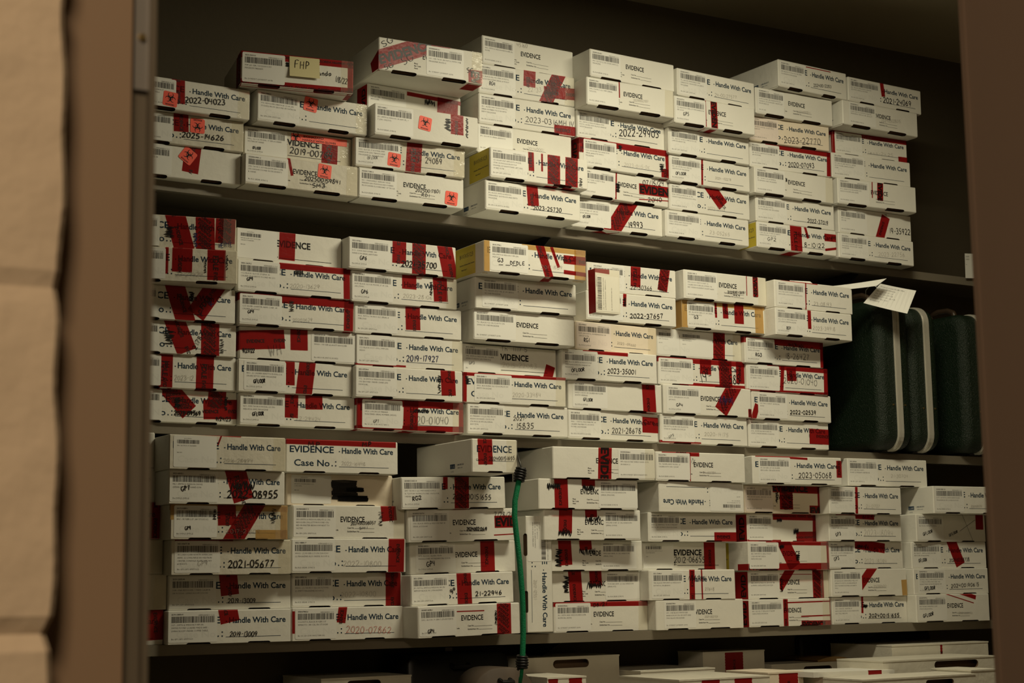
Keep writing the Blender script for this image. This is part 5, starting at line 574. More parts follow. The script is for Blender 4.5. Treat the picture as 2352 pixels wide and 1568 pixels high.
 {"n":"l54","p":[1.8813,3.7788,0.1845],"yaw":-0.0036,"roll":0.02,"w":0.2966,"h":0.0791,"k":"H","g":0.001,"lab":[0.0025,0.1137],"txt":["202400151655.14","SM7: TAURUS G2S 9MM HANDGUN S/","N: TLX73280 W/MAG FOUND ON FLOOR","UNDER DECEDENT","Bin DFDLE (DFDLE"],"tp":[[0.1711,0.081,0.1689,-0.0043,"X",42],[0.1244,0.0785,0.1236,0.0486,"N",14]],"hw":[["202400151655",0.1429,0.0233,0.2557,0.0215,0.0129,"k",1.6],["RG2",0.0302,0.0194,0.0571,0.0245,0.01,"k",1.7]],"side":"print","d":"evidence box marked 202400151655 noted RG-2, below the narrow box"},
 {"n":"l56","p":[2.2845,3.7909,0.1901],"yaw":-0.0291,"roll":-0.0032,"w":0.3041,"h":0.0781,"k":"E","g":0.001,"lab":[0.1821,0.3049],"txt":["202500281815.1","WH1-TAURUS JUDGE HANDGUN","(SERIAL EM600383)","","Bin RG4 (REAR GUNS 4)"],"tp":[[0.0672,0.0814,0.0684,0.0004,"E",42],[0.1511,0.08,0.1515,0.0602,"N",42]],"hw":[["@",0.0229,0.0699,0.0691,0.0461,0.0143,"k",2.6],["@",0.1284,0.0661,0.1733,0.0468,0.0119,"k",2.4]],"d":"evidence box with scrawled marker, wide red tape, label at right, fifth row"},
 {"n":"l57","p":[2.6592,3.7817,0.1851],"yaw":0.0308,"roll":-0.0032,"w":0.2958,"h":0.0815,"k":"H","g":0.001,"lab":[0.006,0.122],"txt":["2015-16548.4","AR1 COLT ARMY RIFLE NO CAL","SAFE SEE TAG 1-CAL","BIN GP7"],"old":1,"flip":1,"d":"upside-down evidence box with inverted Handle With Care text"},
 {"n":"l58","p":[2.9917,3.8364,0.1866],"yaw":0.0188,"roll":-0.0032,"w":0.2823,"h":0.078,"k":"E","g":0.001,"lab":[0.0024,0.103],"txt":["2022-08001.14","AB11- ROCK ISLAND ARMORY 1911 45","SERIES SER # RIA1519129","","Bin GP8 (GP8 GPISTOL8)"],"tp":[[0.1015,0.0729,0.2849,0.0709,"B",30],[0.2775,0.079,0.2777,-0.0011,"N",14],[0.1527,0.0783,0.1528,0.01,"X",50],[0.2393,0.008,0.2838,0.008,"B",30]],"hw":[["@",0.1092,0.0624,0.1242,0.0266,0.0105,"k",1.4],["@",0.1589,0.0592,0.1766,0.0104,0.0105,"k",1.4]],"tint":"pink","d":"evidence box with red tape reading DEN and scrawled over-inked letters"},
 {"n":"l59","p":[3.2707,3.7993,0.1844],"yaw":0.0169,"roll":-0.0032,"w":0.2822,"h":0.0777,"k":"H","g":0.001,"lab":[0.0017,0.0981],"txt":["202400138101.1","ML1- ARSENAL FIREARM 38 SPECIAL","ROBERT HUGHES, SN C3947 4187S","SN2981921",""],"tp":[[0.1057,0.0794,0.1037,-0.0027,"N",11]],"hw":[["21-12707",0.1393,0.0172,0.1951,0.0177,0.0098,"f",0.8]],"d":"shadowed evidence box with narrow red strip, under the rightmost top-row box of the lower shelf"},
 {"n":"l5a","p":[3.6528,3.7735,0.1867],"yaw":-0.056,"roll":-0.0032,"w":0.296,"h":0.0807,"k":"H","g":0.001,"lab":[0.0051,0.1177],"txt":["202400170851.18","LOT 1: 40 PISTOL SMITH ARMS POLICE","MAGAZINE #2 (IN 2) A BLACK ROSE","","Bin RG3 (REAR GUNS 3)"],"hw":[["202400170",0.1429,0.0188,0.1869,0.0199,0.006,"f",0.9]],"side":"print","d":"clean evidence box jutting out by the right jamb, fifth row of lower shelf"},
 {"n":"l61","p":[1.0055,3.8376,0.2804],"yaw":-0.0034,"roll":-0.0032,"w":0.2638,"h":0.0808,"k":"H","g":0.001,"d":"top evidence box at the far left of the lower shelf, mostly behind the jamb"},
 {"n":"l62","p":[1.2699,3.7358,0.2705],"yaw":0.0043,"roll":-0.0032,"w":0.2855,"h":0.0783,"k":"H","g":0.001,"lab":[0.0103,0.1139],"txt":["2016-28994.1","BH1- GLOCK 23 .40 CAL ELE854","","BIN GP4"],"tp":[[0.1257,0.0793,0.1168,0.056,"N",4],[0.0754,0.0804,0.1289,0.0795,"N",5]],"hw":[["2016-28994",0.1309,0.0175,0.2046,0.0184,0.0085,"f",1.1]],"old":1,"d":"evidence box pencilled 2016-28994, top row of lower shelf at left"},
 {"n":"l63","p":[1.573,3.7766,0.2717],"yaw":0.0031,"roll":-0.0032,"w":0.2981,"h":0.0787,"k":"H","g":0.001,"tp":[[-0.0081,0.0744,0.2925,0.0731,"N",18]],"hw":[["2022-16448",0.1455,0.0187,0.2105,0.0183,0.0091,"f",0.9],["MP",0.0566,0.0611,0.0911,0.0614,0.0127,"k",1.6],["MP",0.2008,0.0656,0.2281,0.0659,0.0113,"k",1.8]],"d":"evidence box without label, full EVIDENCE and Case No print, red tape along its top"},
 {"n":"l64","p":[2.0067,3.6434,0.2711],"yaw":-0.0064,"roll":-0.0032,"w":0.1281,"h":0.0811,"k":"S","g":0.001,"tp":[[0.0363,0.0856,0.0382,0.0182,"E",42]],"hw":[["202400151655",0.0477,0.0281,0.1218,0.0322,0.009,"k",1.2]],"side":"print","narrow":1,"d":"narrow evidence box lying back on top of the stack beside the green cord"},
 {"n":"l66","p":[2.3217,3.7782,0.269],"yaw":-0.0552,"roll":-0.0032,"w":0.3119,"h":0.0827,"k":"E","g":0.001,"lab":[0.1979,0.3126],"txt":["202500220646.1","MF3- BLACK M&P SHIELD HAND GUN","SN NHD4115","","Bin EPDGUNDEST (EPDGUNDEST EPD"],"tp":[[0.1588,0.0861,0.1552,-0.001,"B",42]],"d":"bright evidence box with black FDIA letters on red tape, top row of lower shelf"},
 {"n":"l67","p":[2.6476,3.7764,0.2677],"yaw":-0.0094,"roll":-0.0032,"w":0.3014,"h":0.0787,"k":"E","g":0.001,"lab":[0.0009,0.1126],"txt":["2024-03784.1","TB1- 'RAVEN ARMS' MODEL .25","CALIBER AUTO S/N: 1234187","","Bin RG4 (REAR GUNS 4)"],"tp":[[0.1142,0.0817,0.1133,-0.0014,"N",3],[0.065,0.0753,0.0999,0.075,"B",14]],"hw":[["TX",0.1145,0.051,0.1267,0.0462,0.0127,"k",1.1],["24-03784",0.1553,0.0213,0.1991,0.0229,0.0061,"f",0.9]],"d":"evidence box with thin red line beside its label, top row of the lower shelf"},
 {"n":"l68","p":[2.9846,3.7863,0.2656],"yaw":-0.0642,"roll":-0.0032,"w":0.3101,"h":0.0778,"k":"H","g":0.001,"lab":[0.02,0.1293],"txt":["2023-05068.1","SP-1 RUGER LCP .38 CALIBER","REVOLVER / SER # 541-49332","","Bin RG2 (REAR GUNS 2)"],"tp":[[0.3006,0.0692,0.3001,0.0207,"E",20],[0.0553,0.0775,0.145,0.0744,"N",7]],"hw":[["2023-05068",0.1563,0.0182,0.2746,0.02,0.0152,"k",1.5]],"side":"print","d":"evidence box marked 2023-05068, top row of lower shelf"},
 {"n":"l69","p":[3.3853,3.8445,0.2693],"yaw":-0.0328,"roll":-0.0032,"w":0.3059,"h":0.0804,"k":"H","g":0.001,"lab":[0.0002,0.1131],"txt":["2021-30704.1","BP RUGER MAX AMMO","POINT 22 FIREARM CARTRIDGE","","Bin GP1 (GP1 GPISTOL1)"],"hw":[["21-30704",0.1621,0.0261,0.2302,0.0263,0.01,"f",0.9]],"side":"print","d":"rightmost evidence box in the top row of the lower shelf, under the green cases"},
]
SHELF = {'u': (0.99624, -0.01312), 'm': (0.39716, -0.00737), 'l': (-0.1244, -0.00316)}
GROUPS = {'u': 'evidence boxes on the upper shelf', 'm': 'evidence boxes on the middle shelf', 'l': 'evidence boxes on the lower shelf'}
SHINY = {'u12': 1, 'u21': 1, 'u22': 1, 'u23': 1, 'u31': 1, 'u32': 1, 'u41': 1, 'u51': 1, 'u52': 1, 'u53': 1, 'u27': 0, 'u37': 1, 'm13': 1, 'm24': 1, 'm33': 1, 'm45': 1, 'm46': 1, 'm51': 1, 'm53': 1, 'm61': 1, 'm64': 1, 'm66': 1, 'l22': 0, 'l32': 1, 'l31': 1, 'l21': 1, 'l42': 1, 'l43': 1, 'l62': 1, 'l64': 1, 'l66': 1, 'l16': 1, 'l18': 1, 'l28': 1, 'l38': 1}
def evidence_box(b):
    rng = random.Random(b['n']); w, h, g = b['w'], b['h'], b['g']
    if b.get('stand'): root = empty('evidence_box', b['p'], (0, R(90), 0))
    else: root = empty('evidence_box', b['p'], (0, -b['roll'], b['yaw']))
    if not b.get('stand'): root.rotation_euler = (Matrix.Rotation(b['yaw'], 3, 'Z') @ Matrix.Rotation(-b['roll'], 3, 'Y')).to_euler()
    tag(root, b['d'], 'box', GROUPS[b['n'][0]])
    sh_n = SHINY.get(b['n'], 0)
    mk = 'card3' if (b.get('tint') or b['k'] == 'T') else ('card2' if sh_n and b['n'] in ('u23', 'u22', 'u21', 'm51', 'm61', 'l32', 'l31', 'l21', 'l42', 'u12', 'l62') else 'card')
    mb = carton(b, w, h, mk)
    top = Sheet(mb, w, h, .00125)
    on_label = []
    for q in b.get('hw', []):
        write(top, *q, rng)
    for (a, c, d, e) in b.get('ink', []):
        n = 14
        for i in range(n):
            t = i/n; v_ = c+(e-c)*t; ribbon(top, [(a+rng.uniform(-.003, .002), v_), ((a+d)/2, v_+rng.uniform(-.001, .001)), (d+rng.uniform(-.002, .003), v_)], .0042, 'marker')
    mb.build('carton', root)
    if b.get('lab'):
        u0, u1 = b['lab']; label(b, u0, u1, b['txt'], w, h, rng, b.get('tint')).build('barcode_label', root)
    if b.get('lab2'):
        b2 = dict(b); label(b2, *b['lab2'], b['txt'], w, h, rng, None).build('barcode_label', root)
    for i, t in enumerate(b.get('tp', [])):
        m = tape(b, t, w, h, g, rng, i)
        if m.f: m.build('evidence_tape', root)
    for t in b.get('tan', []):
        m = strip(w, h, t, 'tan', .00026)
        if m.f: m.build('packing_tape', root)
    for cu, cv, deg in b.get('bio', []): biosticker(w, h, cu, cv, deg).build('biohazard_sticker', root)
    if b.get('big'):
        a, c, d, e = b['big']; e, c = min(c, e), max(c, e); mb = MB(); sh = Sheet(mb, w, h, .0008)
        sh.poly([(a, e), (d, e), (d, c), (a, c)], 'orange'); sh.M = lambda u, v: (u, -.00095, v)
        biosym(sh, a+.012, (e+c)/2, .026, 0)
        text(sh, 'BIOHAZARD', a+.032, e+.6*(c-e), .0055, 'black', width=.055, bold=.02); text(sh, 'HANDLE WITH GLOVES', a+.03, e+.12*(c-e), .005, 'black', width=.09, bold=.02)
        mb.build('biohazard_sticker', root)
    if b.get('note'):
        a, c, d, e = b['note']; e, c = min(c, e), max(c, e); mb = MB(); n = 8
        for i in range(n):
            t0, t1 = i/n, (i+1)/n; z0, z1 = e+(c-e)*t0, e+(c-e)*t1; y = lambda t: -.0012-.006*(1-t)**2
            mb.face([(a, y(t0), z0), (d+.001, y(t0), z0), (d, y(t1), z1), (a, y(t1), z1)], 'note')
        sh = Sheet(mb, w, h, .0); sh.M = lambda u, v: (u, -.0015-.006*(1-(v-e)/(c-e))**2-.0004, v)
        write(sh, 'FHP', a+.012, e+.42*(c-e), a+.052, e+.44*(c-e), .020, 'k', 1.6, rng); mb.build('sticky_note', root)
    sd = b.get('side')
    if sd in ('yellow', 'red', 'tan'):
        mb = MB(); sh = Sheet(mb, .2, h, .0); sh.M = lambda u, v: (-.0004, u, v); sh.rect = (0, .2, 0, h)
        if sd == 'yellow':
            ya = dict(u24=.006, u17=.004, m64=.045).get(b['n'], .088)
            sh.poly([(ya, .03*h), (ya+.11, .03*h), (ya+.11, .98*h), (ya, .98*h)], 'yellow'); s3 = Sheet(mb, .2, h, 0); s3.M = lambda u, v: (-.0006, ya+.105-u, v)
            text(s3, 'B00305123', .02, .62*h, .012, 'grey_print', width=.075); text(s3, 'Handgun Evidence Box Section', .02, .38*h, .004, 'grey_print', width=.08, bold=.02); text(s3, 'Pistol Case 3', .03, .22*h, .004, 'grey_print', bold=.02)
            mb.build('yellow_sticker', root)
        elif sd == 'tan':
            sh.poly([(.0, .0), (.05, .0), (.05, h), (.0, h)], 'tan'); mb.build('packing_tape', root)
        else:
            sh.poly([(.002, .0), (.06, .0), (.06, h*.96), (.002, h*.96)], 'tape'); s3 = Sheet(mb, .2, h, 0); s3.M = lambda u, v: (-.0006, .06-u, v)
            text(s3, 'EVID', .048, .05*h, .022, 'tapeink', width=.065, bold=.03, ang=R(90), rect=(0, .2, 0, h)); mb.build('evidence_tape', root)
    if sh_n:
        m = strip(w, h, [w-.012, .0, w-.010, h, 40], 'clear', .0012); m.build('clear_tape', root)
    return root
for b in BOXES: evidence_box(b)

# the little box stood on its end between two rows
mb = MB(); w_, h_, d_ = .077, .116, .032
mb.box((0, 0, 0), (w_, d_, h_), 'card')
root = empty('small_box', (2.387, 3.655, .6925), (0, 0, R(2)))
tag(root, 'small box stood on end, barcode label turned sideways, red tape on its left side', 'box')
mb.build('carton', root)
mb = MB(); sh = Sheet(mb, w_, h_, .0005); sh.poly(rrect(.0015, .004, .074, .098, .003), 'paper'); sh.M = lambda u, v: (u, -.0007, v); rg = random.Random(5)
s2 = Sheet(mb, .094, .07, 0); s2.M = lambda u, v: (.072-v, -.0007, .006+u)
s2.M = lambda u, v: (.070-v-.0, -.0007, .006+u); s2.rect = (0, .2, 0, .2)
s4 = Sheet(mb, .1, .08, 0); s4.M = lambda u, v: (v, -.0007, u); s4.rect = (0, .2, 0, .2)
barcode(s4, .008, .094, .006, .019, rg)
for i, (t, ln) in enumerate((('178 - PISTOL NORTH AMERICAN ARMS', .085), ('22 MAGNUM SN D27331 - BEDROOM 2', .08), ('', 0), ('', 0), ('Bin G0 (G0 GUN VAULT BIN G0)', .06))):
    if t:
        s5 = Sheet(mb, .1, .08, 0); s5.rect = (0, .2, -.1, .2); s5.M = lambda u, v, i=i: (.026+.0065*i-v, -.0007, .008+u)
        text(s5, t, 0, 0, .003, 'grey_print', width=ln)
s5 = Sheet(mb, .1, .08, 0); s5.rect = (0, .2, -.1, .2); s5.M = lambda u, v: (.005-v, -.0007, .008+u); text(s5, '2022-08421.16', 0, 0, .003, 'bar', width=.032); text(s5, 'HERNANDO S.O.', .06, 0, .003, 'grey_print', width=.03)
mb.build('barcode_label', root)
mb = MB(); mb.face([(-.0004, 0, 0), (-.0004, 0, h_), (-.0004, d_, h_), (-.0004, d_, 0)], 'tape'); mb.face([(.0, -.0004, h_-.010), (.045, -.0004, h_-.012), (.045, -.0004, h_), (0, -.0004, h_)], 'tape'); mb.build('evidence_tape', root)
mb = MB(); mb.face([(.0, -.0012, .0), (w_, -.0012, .0), (w_, -.0012, h_), (0, -.0012, h_)], 'clear'); mb.build('clear_tape', root)

# ------------------------------------------------------------------ shelves
WALL_Y = 4.14
def shelf(sh, yf, x0, x1, brackets, label_):
    a, b = SHELF[sh]; g = {'u': .0032, 'm': .0022, 'l': .0010}[sh]
    z = lambda x: a+b*x-g*.55
    root = empty('wall_shelf', (x0, yf, z(x0))); tag(root, label_, 'shelf', None)
    mb = MB(); t = .025; n = 24; L = x1-x0; D = WALL_Y-yf-.002
    dz = z(x1)-z(x0)
    def P(x, y, zz): return (x, y, zz+dz*x/L)
    mb.face([P(0, 0, 0), P(L, 0, 0), P(L, D, 0), P(0, D, 0)], 'shelf'); mb.face([P(0, .016, -.006), P(0, D, -.006), P(L, D, -.006), P(L, .016, -.006)], 'shelf')
    mb.face([P(0, 0, 0), P(0, D, 0), P(0, D, -.006), P(0, 0, -.006)], 'shelf'); mb.face([P(L, 0, 0), P(L, 0, -.006), P(L, D, -.006), P(L, D, 0)], 'shelf')
    mb.build('board', root)
    mb = MB()
    mb.face([P(0, -.0006, .0), P(0, -.0006, -t), P(L, -.0006, -t), P(L, -.0006, .0)], 'shelf')
    mb.face([P(0, -.0006, -t), P(0, .016, -t), P(L, .016, -t), P(L, -.0006, -t)], 'shelf'); mb.face([P(0, .016, -t), P(0, .016, -.006), P(L, .016, -.006), P(L, .016, -t)], 'shelf')
    mb.face([P(0, -.0006, 0), P(L, -.0006, 0), P(L, .003, .0004), P(0, .003, .0004)], 'shelf')
    mb.build('front_lip', root)
    for bx in brackets:
        xx = bx-x0; mb = MB(); zz = dz*xx/L-.0265 if False else dz*xx/L-.0068
        A = [(D, -.10), (D, 0), (.06, 0), (.06, -.012)]
        v = [(xx+s_*.002, y, zz+q) for s_ in (-1, 1) for y, q in A]
        mb.mesh(v, [(0, 1, 2, 3), (7, 6, 5, 4), (0, 4, 5, 1), (1, 5, 6, 2), (2, 6, 7, 3), (3, 7, 4, 0)], 'steel')
        mb.build('bracket', root)
        mb = MB(); mb.box((xx-.008, D-.006, -1.2 if sh == 'l' else -.40), (xx+.008, D, .0 if sh != 'l' else -.01), 'steel')
    return root
shelf('u', 3.886, .70, 4.40, [1.30, 2.43, 3.55], 'upper painted steel shelf board with folded front lip under the top rows of boxes')
shelf('m', 3.862, .70, 4.40, [1.30, 2.43, 3.55], 'middle painted steel shelf board carrying boxes and the green cases')
shelf('l', 3.842, .70, 4.40, [1.30, 2.43, 3.55], 'lower painted steel shelf board above the big cartons')
# bottom shelf, out of the frame, that carries the big cartons
mb = MB(); mb.box((.70, 3.30, -.585), (4.40, WALL_Y-.002, -.56), 'shelf'); o = mb.build('wall_shelf'); tag(o, 'bottom shelf board under the big white cartons', 'shelf')
# slotted upright behind the lower shelf
mb = MB(); mb.box((2.175, 4.112, -.55), (2.197, WALL_Y-.001, -.17), 'plate')
for i in range(12): mb.box((2.183, 4.1115, -.54+.03*i), (2.189, 4.1125, -.525+.03*i), 'dark')
tag(mb.build('shelf_upright'), 'slotted metal upright on the wall below the lower shelf', 'bracket')

# ------------------------------------------------------------------ the room
def slab(name, a, b, k):
    mb = MB(); mb.box(a, b, k); return tag(mb.build(name), kind='structure')
CZ = 1.762
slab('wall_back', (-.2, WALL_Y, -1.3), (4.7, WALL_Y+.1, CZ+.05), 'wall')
slab('wall_right', (4.42, 1.12, -1.3), (4.52, WALL_Y, CZ+.05), 'wall')
slab('wall_left', (-.3, 1.12, -1.3), (-.2, WALL_Y+.1, CZ+.05), 'wall')
slab('floor', (-2.5, -2.2, -1.35), (4.6, WALL_Y+.1, -1.30), 'floor')
slab('ceiling', (-2.5, -2.2, CZ), (4.6, WALL_Y+.1, CZ+.08), 'ceil')
# painted block wall left of the opening, its courses parted by raked joints
mb = MB(); xe = .2735; rg = random.Random(3)
def xedge(z): return xe+.0012*math.sin(z*31)+.0009*math.sin(z*83+1)
course = [-.0245+.2*(i-6) for i in range(16)]
nz = 300; zs = [-1.3+3.06*i/nz for i in range(nz+1)]
def yj(z):
    d = min(abs(z-c) for c in course); return 1.0+(.0055*max(0, 1-d/.008))
for i in range(nz):
    z0, z1 = zs[i], zs[i+1]
    mb.face([(-2.4, yj(z0), z0), (xedge(z0)-.004-.5*(yj(z0)-1), yj(z0), z0), (xedge(z1)-.004-.5*(yj(z1)-1), yj(z1), z1), (-2.4, yj(z1), z1)], 'block')
    mb.face([(xedge(z0)-.004-.5*(yj(z0)-1), yj(z0), z0), (xedge(z0)-.5*(yj(z0)-1), yj(z0)+.005, z0), (xedge(z1)-.5*(yj(z1)-1), yj(z1)+.005, z1), (xedge(z1)-.004-.5*(yj(z1)-1), yj(z1), z1)], 'block')
    mb.face([(xedge(z0)-.5*(yj(z0)-1), yj(z0)+.005, z0), (xedge(z0), 1.11, z0), (xedge(z1), 1.11, z1), (xedge(z1)-.5*(yj(z1)-1), yj(z1)+.005, z1)], 'block')
mb.face([(-2.4, 1.11, -1.3), (-2.4, 1.11, 1.76), (xe, 1.11, 1.76), (xe, 1.11, -1.3)], 'block')
tag(mb.build('wall_front'), kind='structure')
slab('wall_front', (1.32, 1.0, -1.3), (4.52, 1.11, CZ), 'block')
slab('wall_front', (xe, 1.0, 1.45), (1.32, 1.11, CZ), 'block')
# door frame: left jamb with rabbet and strike plate, right jamb, header
fr = empty('door_1', (xe, 1.0, -1.3)); tag(fr, kind='structure')
mb = MB(); z0, z1 = 0, 2.74
mb.box((.0, .034, z0), (.0500, .10, z1), 'jamb'); o = mb.build('jamb', fr)
mb = MB(); mb.box((.0500, .044, z0), (.0640, .12, z1), 'jamb2'); mb.box((.0630, .036, z0), (.0668, .14, z1), 'jamb2'); o = mb.build('door_stop', fr)
mb = MB(); mb.box((.0535, .0405, 1.620), (.0630, .0442, 1.90), 'plate'); mb.build('strike_plate', fr)
mb = MB(); mb.tube([(.0583, .0408, 1.655), (.0583, .0382, 1.655)], [.0026, .0022], 'screw', 12); mb.build('screw', fr)
mb = MB(); mb.box((.909, -.02, z0), (.968, .150, z1), 'jamb3'); mb.box((.904, -.02, z0), (.910, .03, z1), 'jamb3'); mb.box((.907, .146, z0), (.968, .152, z1), 'jamb3'); mb.build('jamb', fr)
mb = MB(); mb.box((0, .012, 2.74), (1.02, .14, 2.79), 'jamb'); mb.build('header', fr)

# ------------------------------------------------------------------ green cases
def rloop(y0, y1, z0, z1, r, n=7):
    P = []
    for cy, cz, a in ((y0+r, z0+r, 180), (y1-r, z0+r, 270), (y1-r, z1-r, 0), (y0+r, z1-r, 90)): P += arc(cy, cz, r, r, a, a+90, n)
    return P
def hard_case(x, th, yf, dep, z, ht, lab, yawd):
    root = empty('hard_case', (x, yf, z), (0, 0, R(yawd))); tag(root, lab, 'case', 'green hard cases')
    c = th*.56
    def shell(xa, xb):
        mb = MB(); rings = []; n = 6; rr = .028
        for i in range(n+1):
            a = R(90*i/n); xx = xa+(rr*(1-math.sin(a)) if True else 0)*(1 if xb > xa else -1); ins = rr*(1-math.cos(a))
            rings.append((xx, ins))
        # outer face at xa, wall runs to xb
        ring = []
        for xx, ins in [(xa, rr)]+[(xa+(1-math.cos(R(90*i/n)))*rr*(1 if xb > xa else -1), rr*(1-math.sin(R(90*i/n)))) for i in range(1, n+1)]+[(xb, 0)]:
            ring.append([(xx, p, q) for p, q in rloop(ins, dep-ins, .006+ins, ht-ins, max(.05-ins*.6, .01))])
        m = len(ring[0]); v = [p for r_ in ring for p in r_]; f = []
        for i in range(len(ring)-1):
            for j in range(m): f.append((i*m+j, i*m+(j+1) % m, (i+1)*m+(j+1) % m, (i+1)*m+j))
        f.append(tuple(range(m))); f.append(tuple((len(ring)-1)*m+j for j in range(m)))
        mb.mesh(v, f[:-2], 'green'); mb.mesh(v, f[-2:], 'green'); return mb
    for a_ in (0, th):
        m_ = shell(a_, c); o = m_.build('shell', root, True); n_ = len(o.data.polygons); o.data.polygons[n_-1].use_smooth = False; o.data.polygons[n_-2].use_smooth = False
    mb = MB()
    for (xa, xb, e) in ((c-.0125, c-.0105, .0022), (c-.0100, c-.001, .0042), (c-.001, c+.001, .0016), (c+.001, c+.0100, .0042), (c+.0105, c+.0125, .0022)):
        A = rloop(-e, dep+e, .006-e, ht+e, .052); m = len(A); v = [(xa, p, q) for p, q in A]+[(xb, p, q) for p, q in A]
        B_ = rloop(.002, dep-.002, .008, ht-.002, .05); v += [(xa, p, q) for p, q in B_]+[(xb, p, q) for p, q in B_]
        f = [(j, (j+1) % m, m+(j+1) % m, m+j) for j in range(m)]+[(j, 2*m+j, 2*m+(j+1) % m, (j+1) % m) for j in range(m)]+[(m+j, m+(j+1) % m, 3*m+(j+1) % m, 3*m+j) for j in range(m)]
        mb.mesh(v, f, 'band')
    mb.build('metal_band', root)
    mb = MB()
    hy = dep*.36
    P = [(c, hy, ht+.002), (c, hy+.006, ht+.020), (c, hy+.03, ht+.030), (c, hy+.075, ht+.032), (c, hy+.105, ht+.026), (c, hy+.112, ht+.002)]
    pp = [];
    for i in range(len(P)-1):
        for t in range(5): pp.append(tuple(P[i][j]+(P[i+1][j]-P[i][j])*t/5 for j in range(3)))
    pp.append(P[-1]); mb.tube(pp, .0085, 'handle', 10)
    mb.build('handle', root, True)
    mb = MB()
    for yy in (hy-.004, hy+.104): mb.box((c-.014, yy-.008, ht+.001), (c+.014, yy+.02, ht+.008), 'screw')
    mb.build('handle_mount', root)
    for sx in (-1, 1):
        mb = MB(); xx = c+sx*.0235; mb.tube([(xx, .001, ht*.30), (xx, -.0025, ht*.30)], [.0035, .0022], 'screw', 10); mb.build('rivet', root)
    for yy in (.05, dep-.06):
        mb = MB(); mb.box((c-.03, yy, 0), (c+.03, yy+.018, .008), 'hook'); mb.build('foot', root)
    return root
zb = SHELF['m'][0]+SHELF['m'][1]*3.6-.0012+.0009
hard_case(3.479, .128, 3.79, .31, zb, .462, 'green hard case next to the boxes, largest silver-banded one of three', 0)
hard_case(3.617, .115, 3.80, .31, zb, .446, 'middle green hard case with paper tag above its handle', 0)
hard_case(3.835, .150, 3.80, .31, zb, .440, 'green hard case half hidden by the right door jamb', 0)
def sheet_paper(name, P, lab, cat, lines, bend=.0, k='paper', nseg=10):
    A, B_, D_, E_ = [Vector(p) for p in P]   # TL TR BR BL
    mb = MB(); nrm = (B_-A).cross(E_-A).normalized()
    def pt(s, t, off=0):
        p = (A*(1-s)+B_*s)*(1-t)+(E_*(1-s)+D_*s)*t; return tuple(p+nrm*(bend*math.sin(math.pi*s)+off))
    for i in range(nseg):
        a, c = i/nseg, (i+1)/nseg; mb.face([pt(a, 0), pt(c, 0), pt(c, 1), pt(a, 1)], k); mb.face([pt(a, 0, .0006), pt(a, 1, .0006), pt(c, 1, .0006), pt(c, 0, .0006)], k)
    L_ = Sheet(mb, 1, 1, 0); W_, H_ = (B_-A).length, (E_-A).length
    for sgn in (-1,):
        for i, t in enumerate(lines):
            L_.rect = (0, W_, 0, H_); L_.M = lambda u, v: pt(u/W_, 1-v/H_, -.0005)
            text(L_, t, .06*W_, H_*(.86-.11*i), H_*.05, 'grey_print', maxw=.86*W_)
    o = mb.build(name); tag(o, lab, cat); return o
sheet_paper('paper_tag', [(3.452, 3.74, .862), (3.555, 3.70, .842), (3.505, 3.69, .768), (3.400, 3.76, .803)], 'lined evidence tag tilted above the green cases', 'tag',
            ['Hernando County Sheriffs Office', 'Property and Evidence', 'Item:  one green case', 'Case No.  2022-00412', 'Description: hard case with', 'contents, see report', 'Received by'], .004)
sheet_paper('paper_sheet', [(3.33, 3.90, .866), (3.44, 3.70, .870), (3.40, 3.70, .845), (3.345, 3.88, .856)], 'curled white paper sheet above the nearest green case', 'paper', [], -.02)
sheet_paper('paper_tag', [(3.19, 3.84, .868), (3.25, 3.82, .866), (3.262, 3.81, .8515), (3.18, 3.83, .8515)], 'small folded white tag behind the top box nearest the green cases', 'tag', ['EVIDENCE TAG', 'ITEM  ______'], .0)
mb = MB(); mb.tube([(3.452, 3.742, .845), (3.47, 3.80, .872), (3.52, 3.88, .868), (3.55, 3.915, .852)], .0009, 'paper', 6); o = mb.build('tag_string'); st_ = o
for o_ in list(C.objects):
    if o_.name == 'paper_tag': st_.parent = o_
# tag hanging at the shelf edge
sheet_paper('shelf_tag', [(3.940, 3.875, 1.018), (3.990, 3.875, 1.021), (3.987, 3.875, .941), (3.938, 3.875, .938)], 'white barcode tag hanging at the upper shelf edge by the right jamb', 'tag', ['|||||||||||', '|||||||||||', '', 'bc'], .0)

# ------------------------------------------------------------------ green bungee cord
root = empty('bungee_cord', (2.17, 3.62, -.21)); tag(root, 'green elastic cord with black coiled ends hanging before the lower shelf', 'cord')
root.location = (0, 0, 0)
yc = 3.60
K = yc/3.7
P = [(2.174, .262), (2.160, .204), (2.158, .166), (2.162, .124), (2.167, .084), (2.171, .046), (2.174, .008), (2.177, -.03), (2.178, -.067), (2.178, -.121), (2.175, -.174), (2.173, -.205)]
mb = MB(); pts = [(a*K, yc, c*K) for a, c in P]
sm = []
for i in range(len(pts)-1):
    for t in range(4): sm.append(tuple(pts[i][j]+(pts[i+1][j]-pts[i][j])*t/4 for j in range(3)))
sm.append(pts[-1]); mb.tube(sm, .0068, 'cord', 14); mb.build('cord', root, True)
def coil(cx, cz, ax, az, L, name):
    mb = MB(); P = []; n = 90
    ux, uz = ax, az
    for i in range(n+1):
        t = i/n; a = t*5.5*2*math.pi; rr = .0105+.003*math.sin(math.pi*t)
        P.append((cx+ux*L*t-uz*rr*math.cos(a), yc+rr*math.sin(a), cz+uz*L*t+ux*rr*math.cos(a)))
    mb.tube(P, .0030, 'hook', 8); mb.build(name, root, True)
coil(2.172*K, .252*K, .22, .97, .036, 'coiled_end'); coil(2.173*K, -.178*K, .0, -1, .034, 'coiled_end')
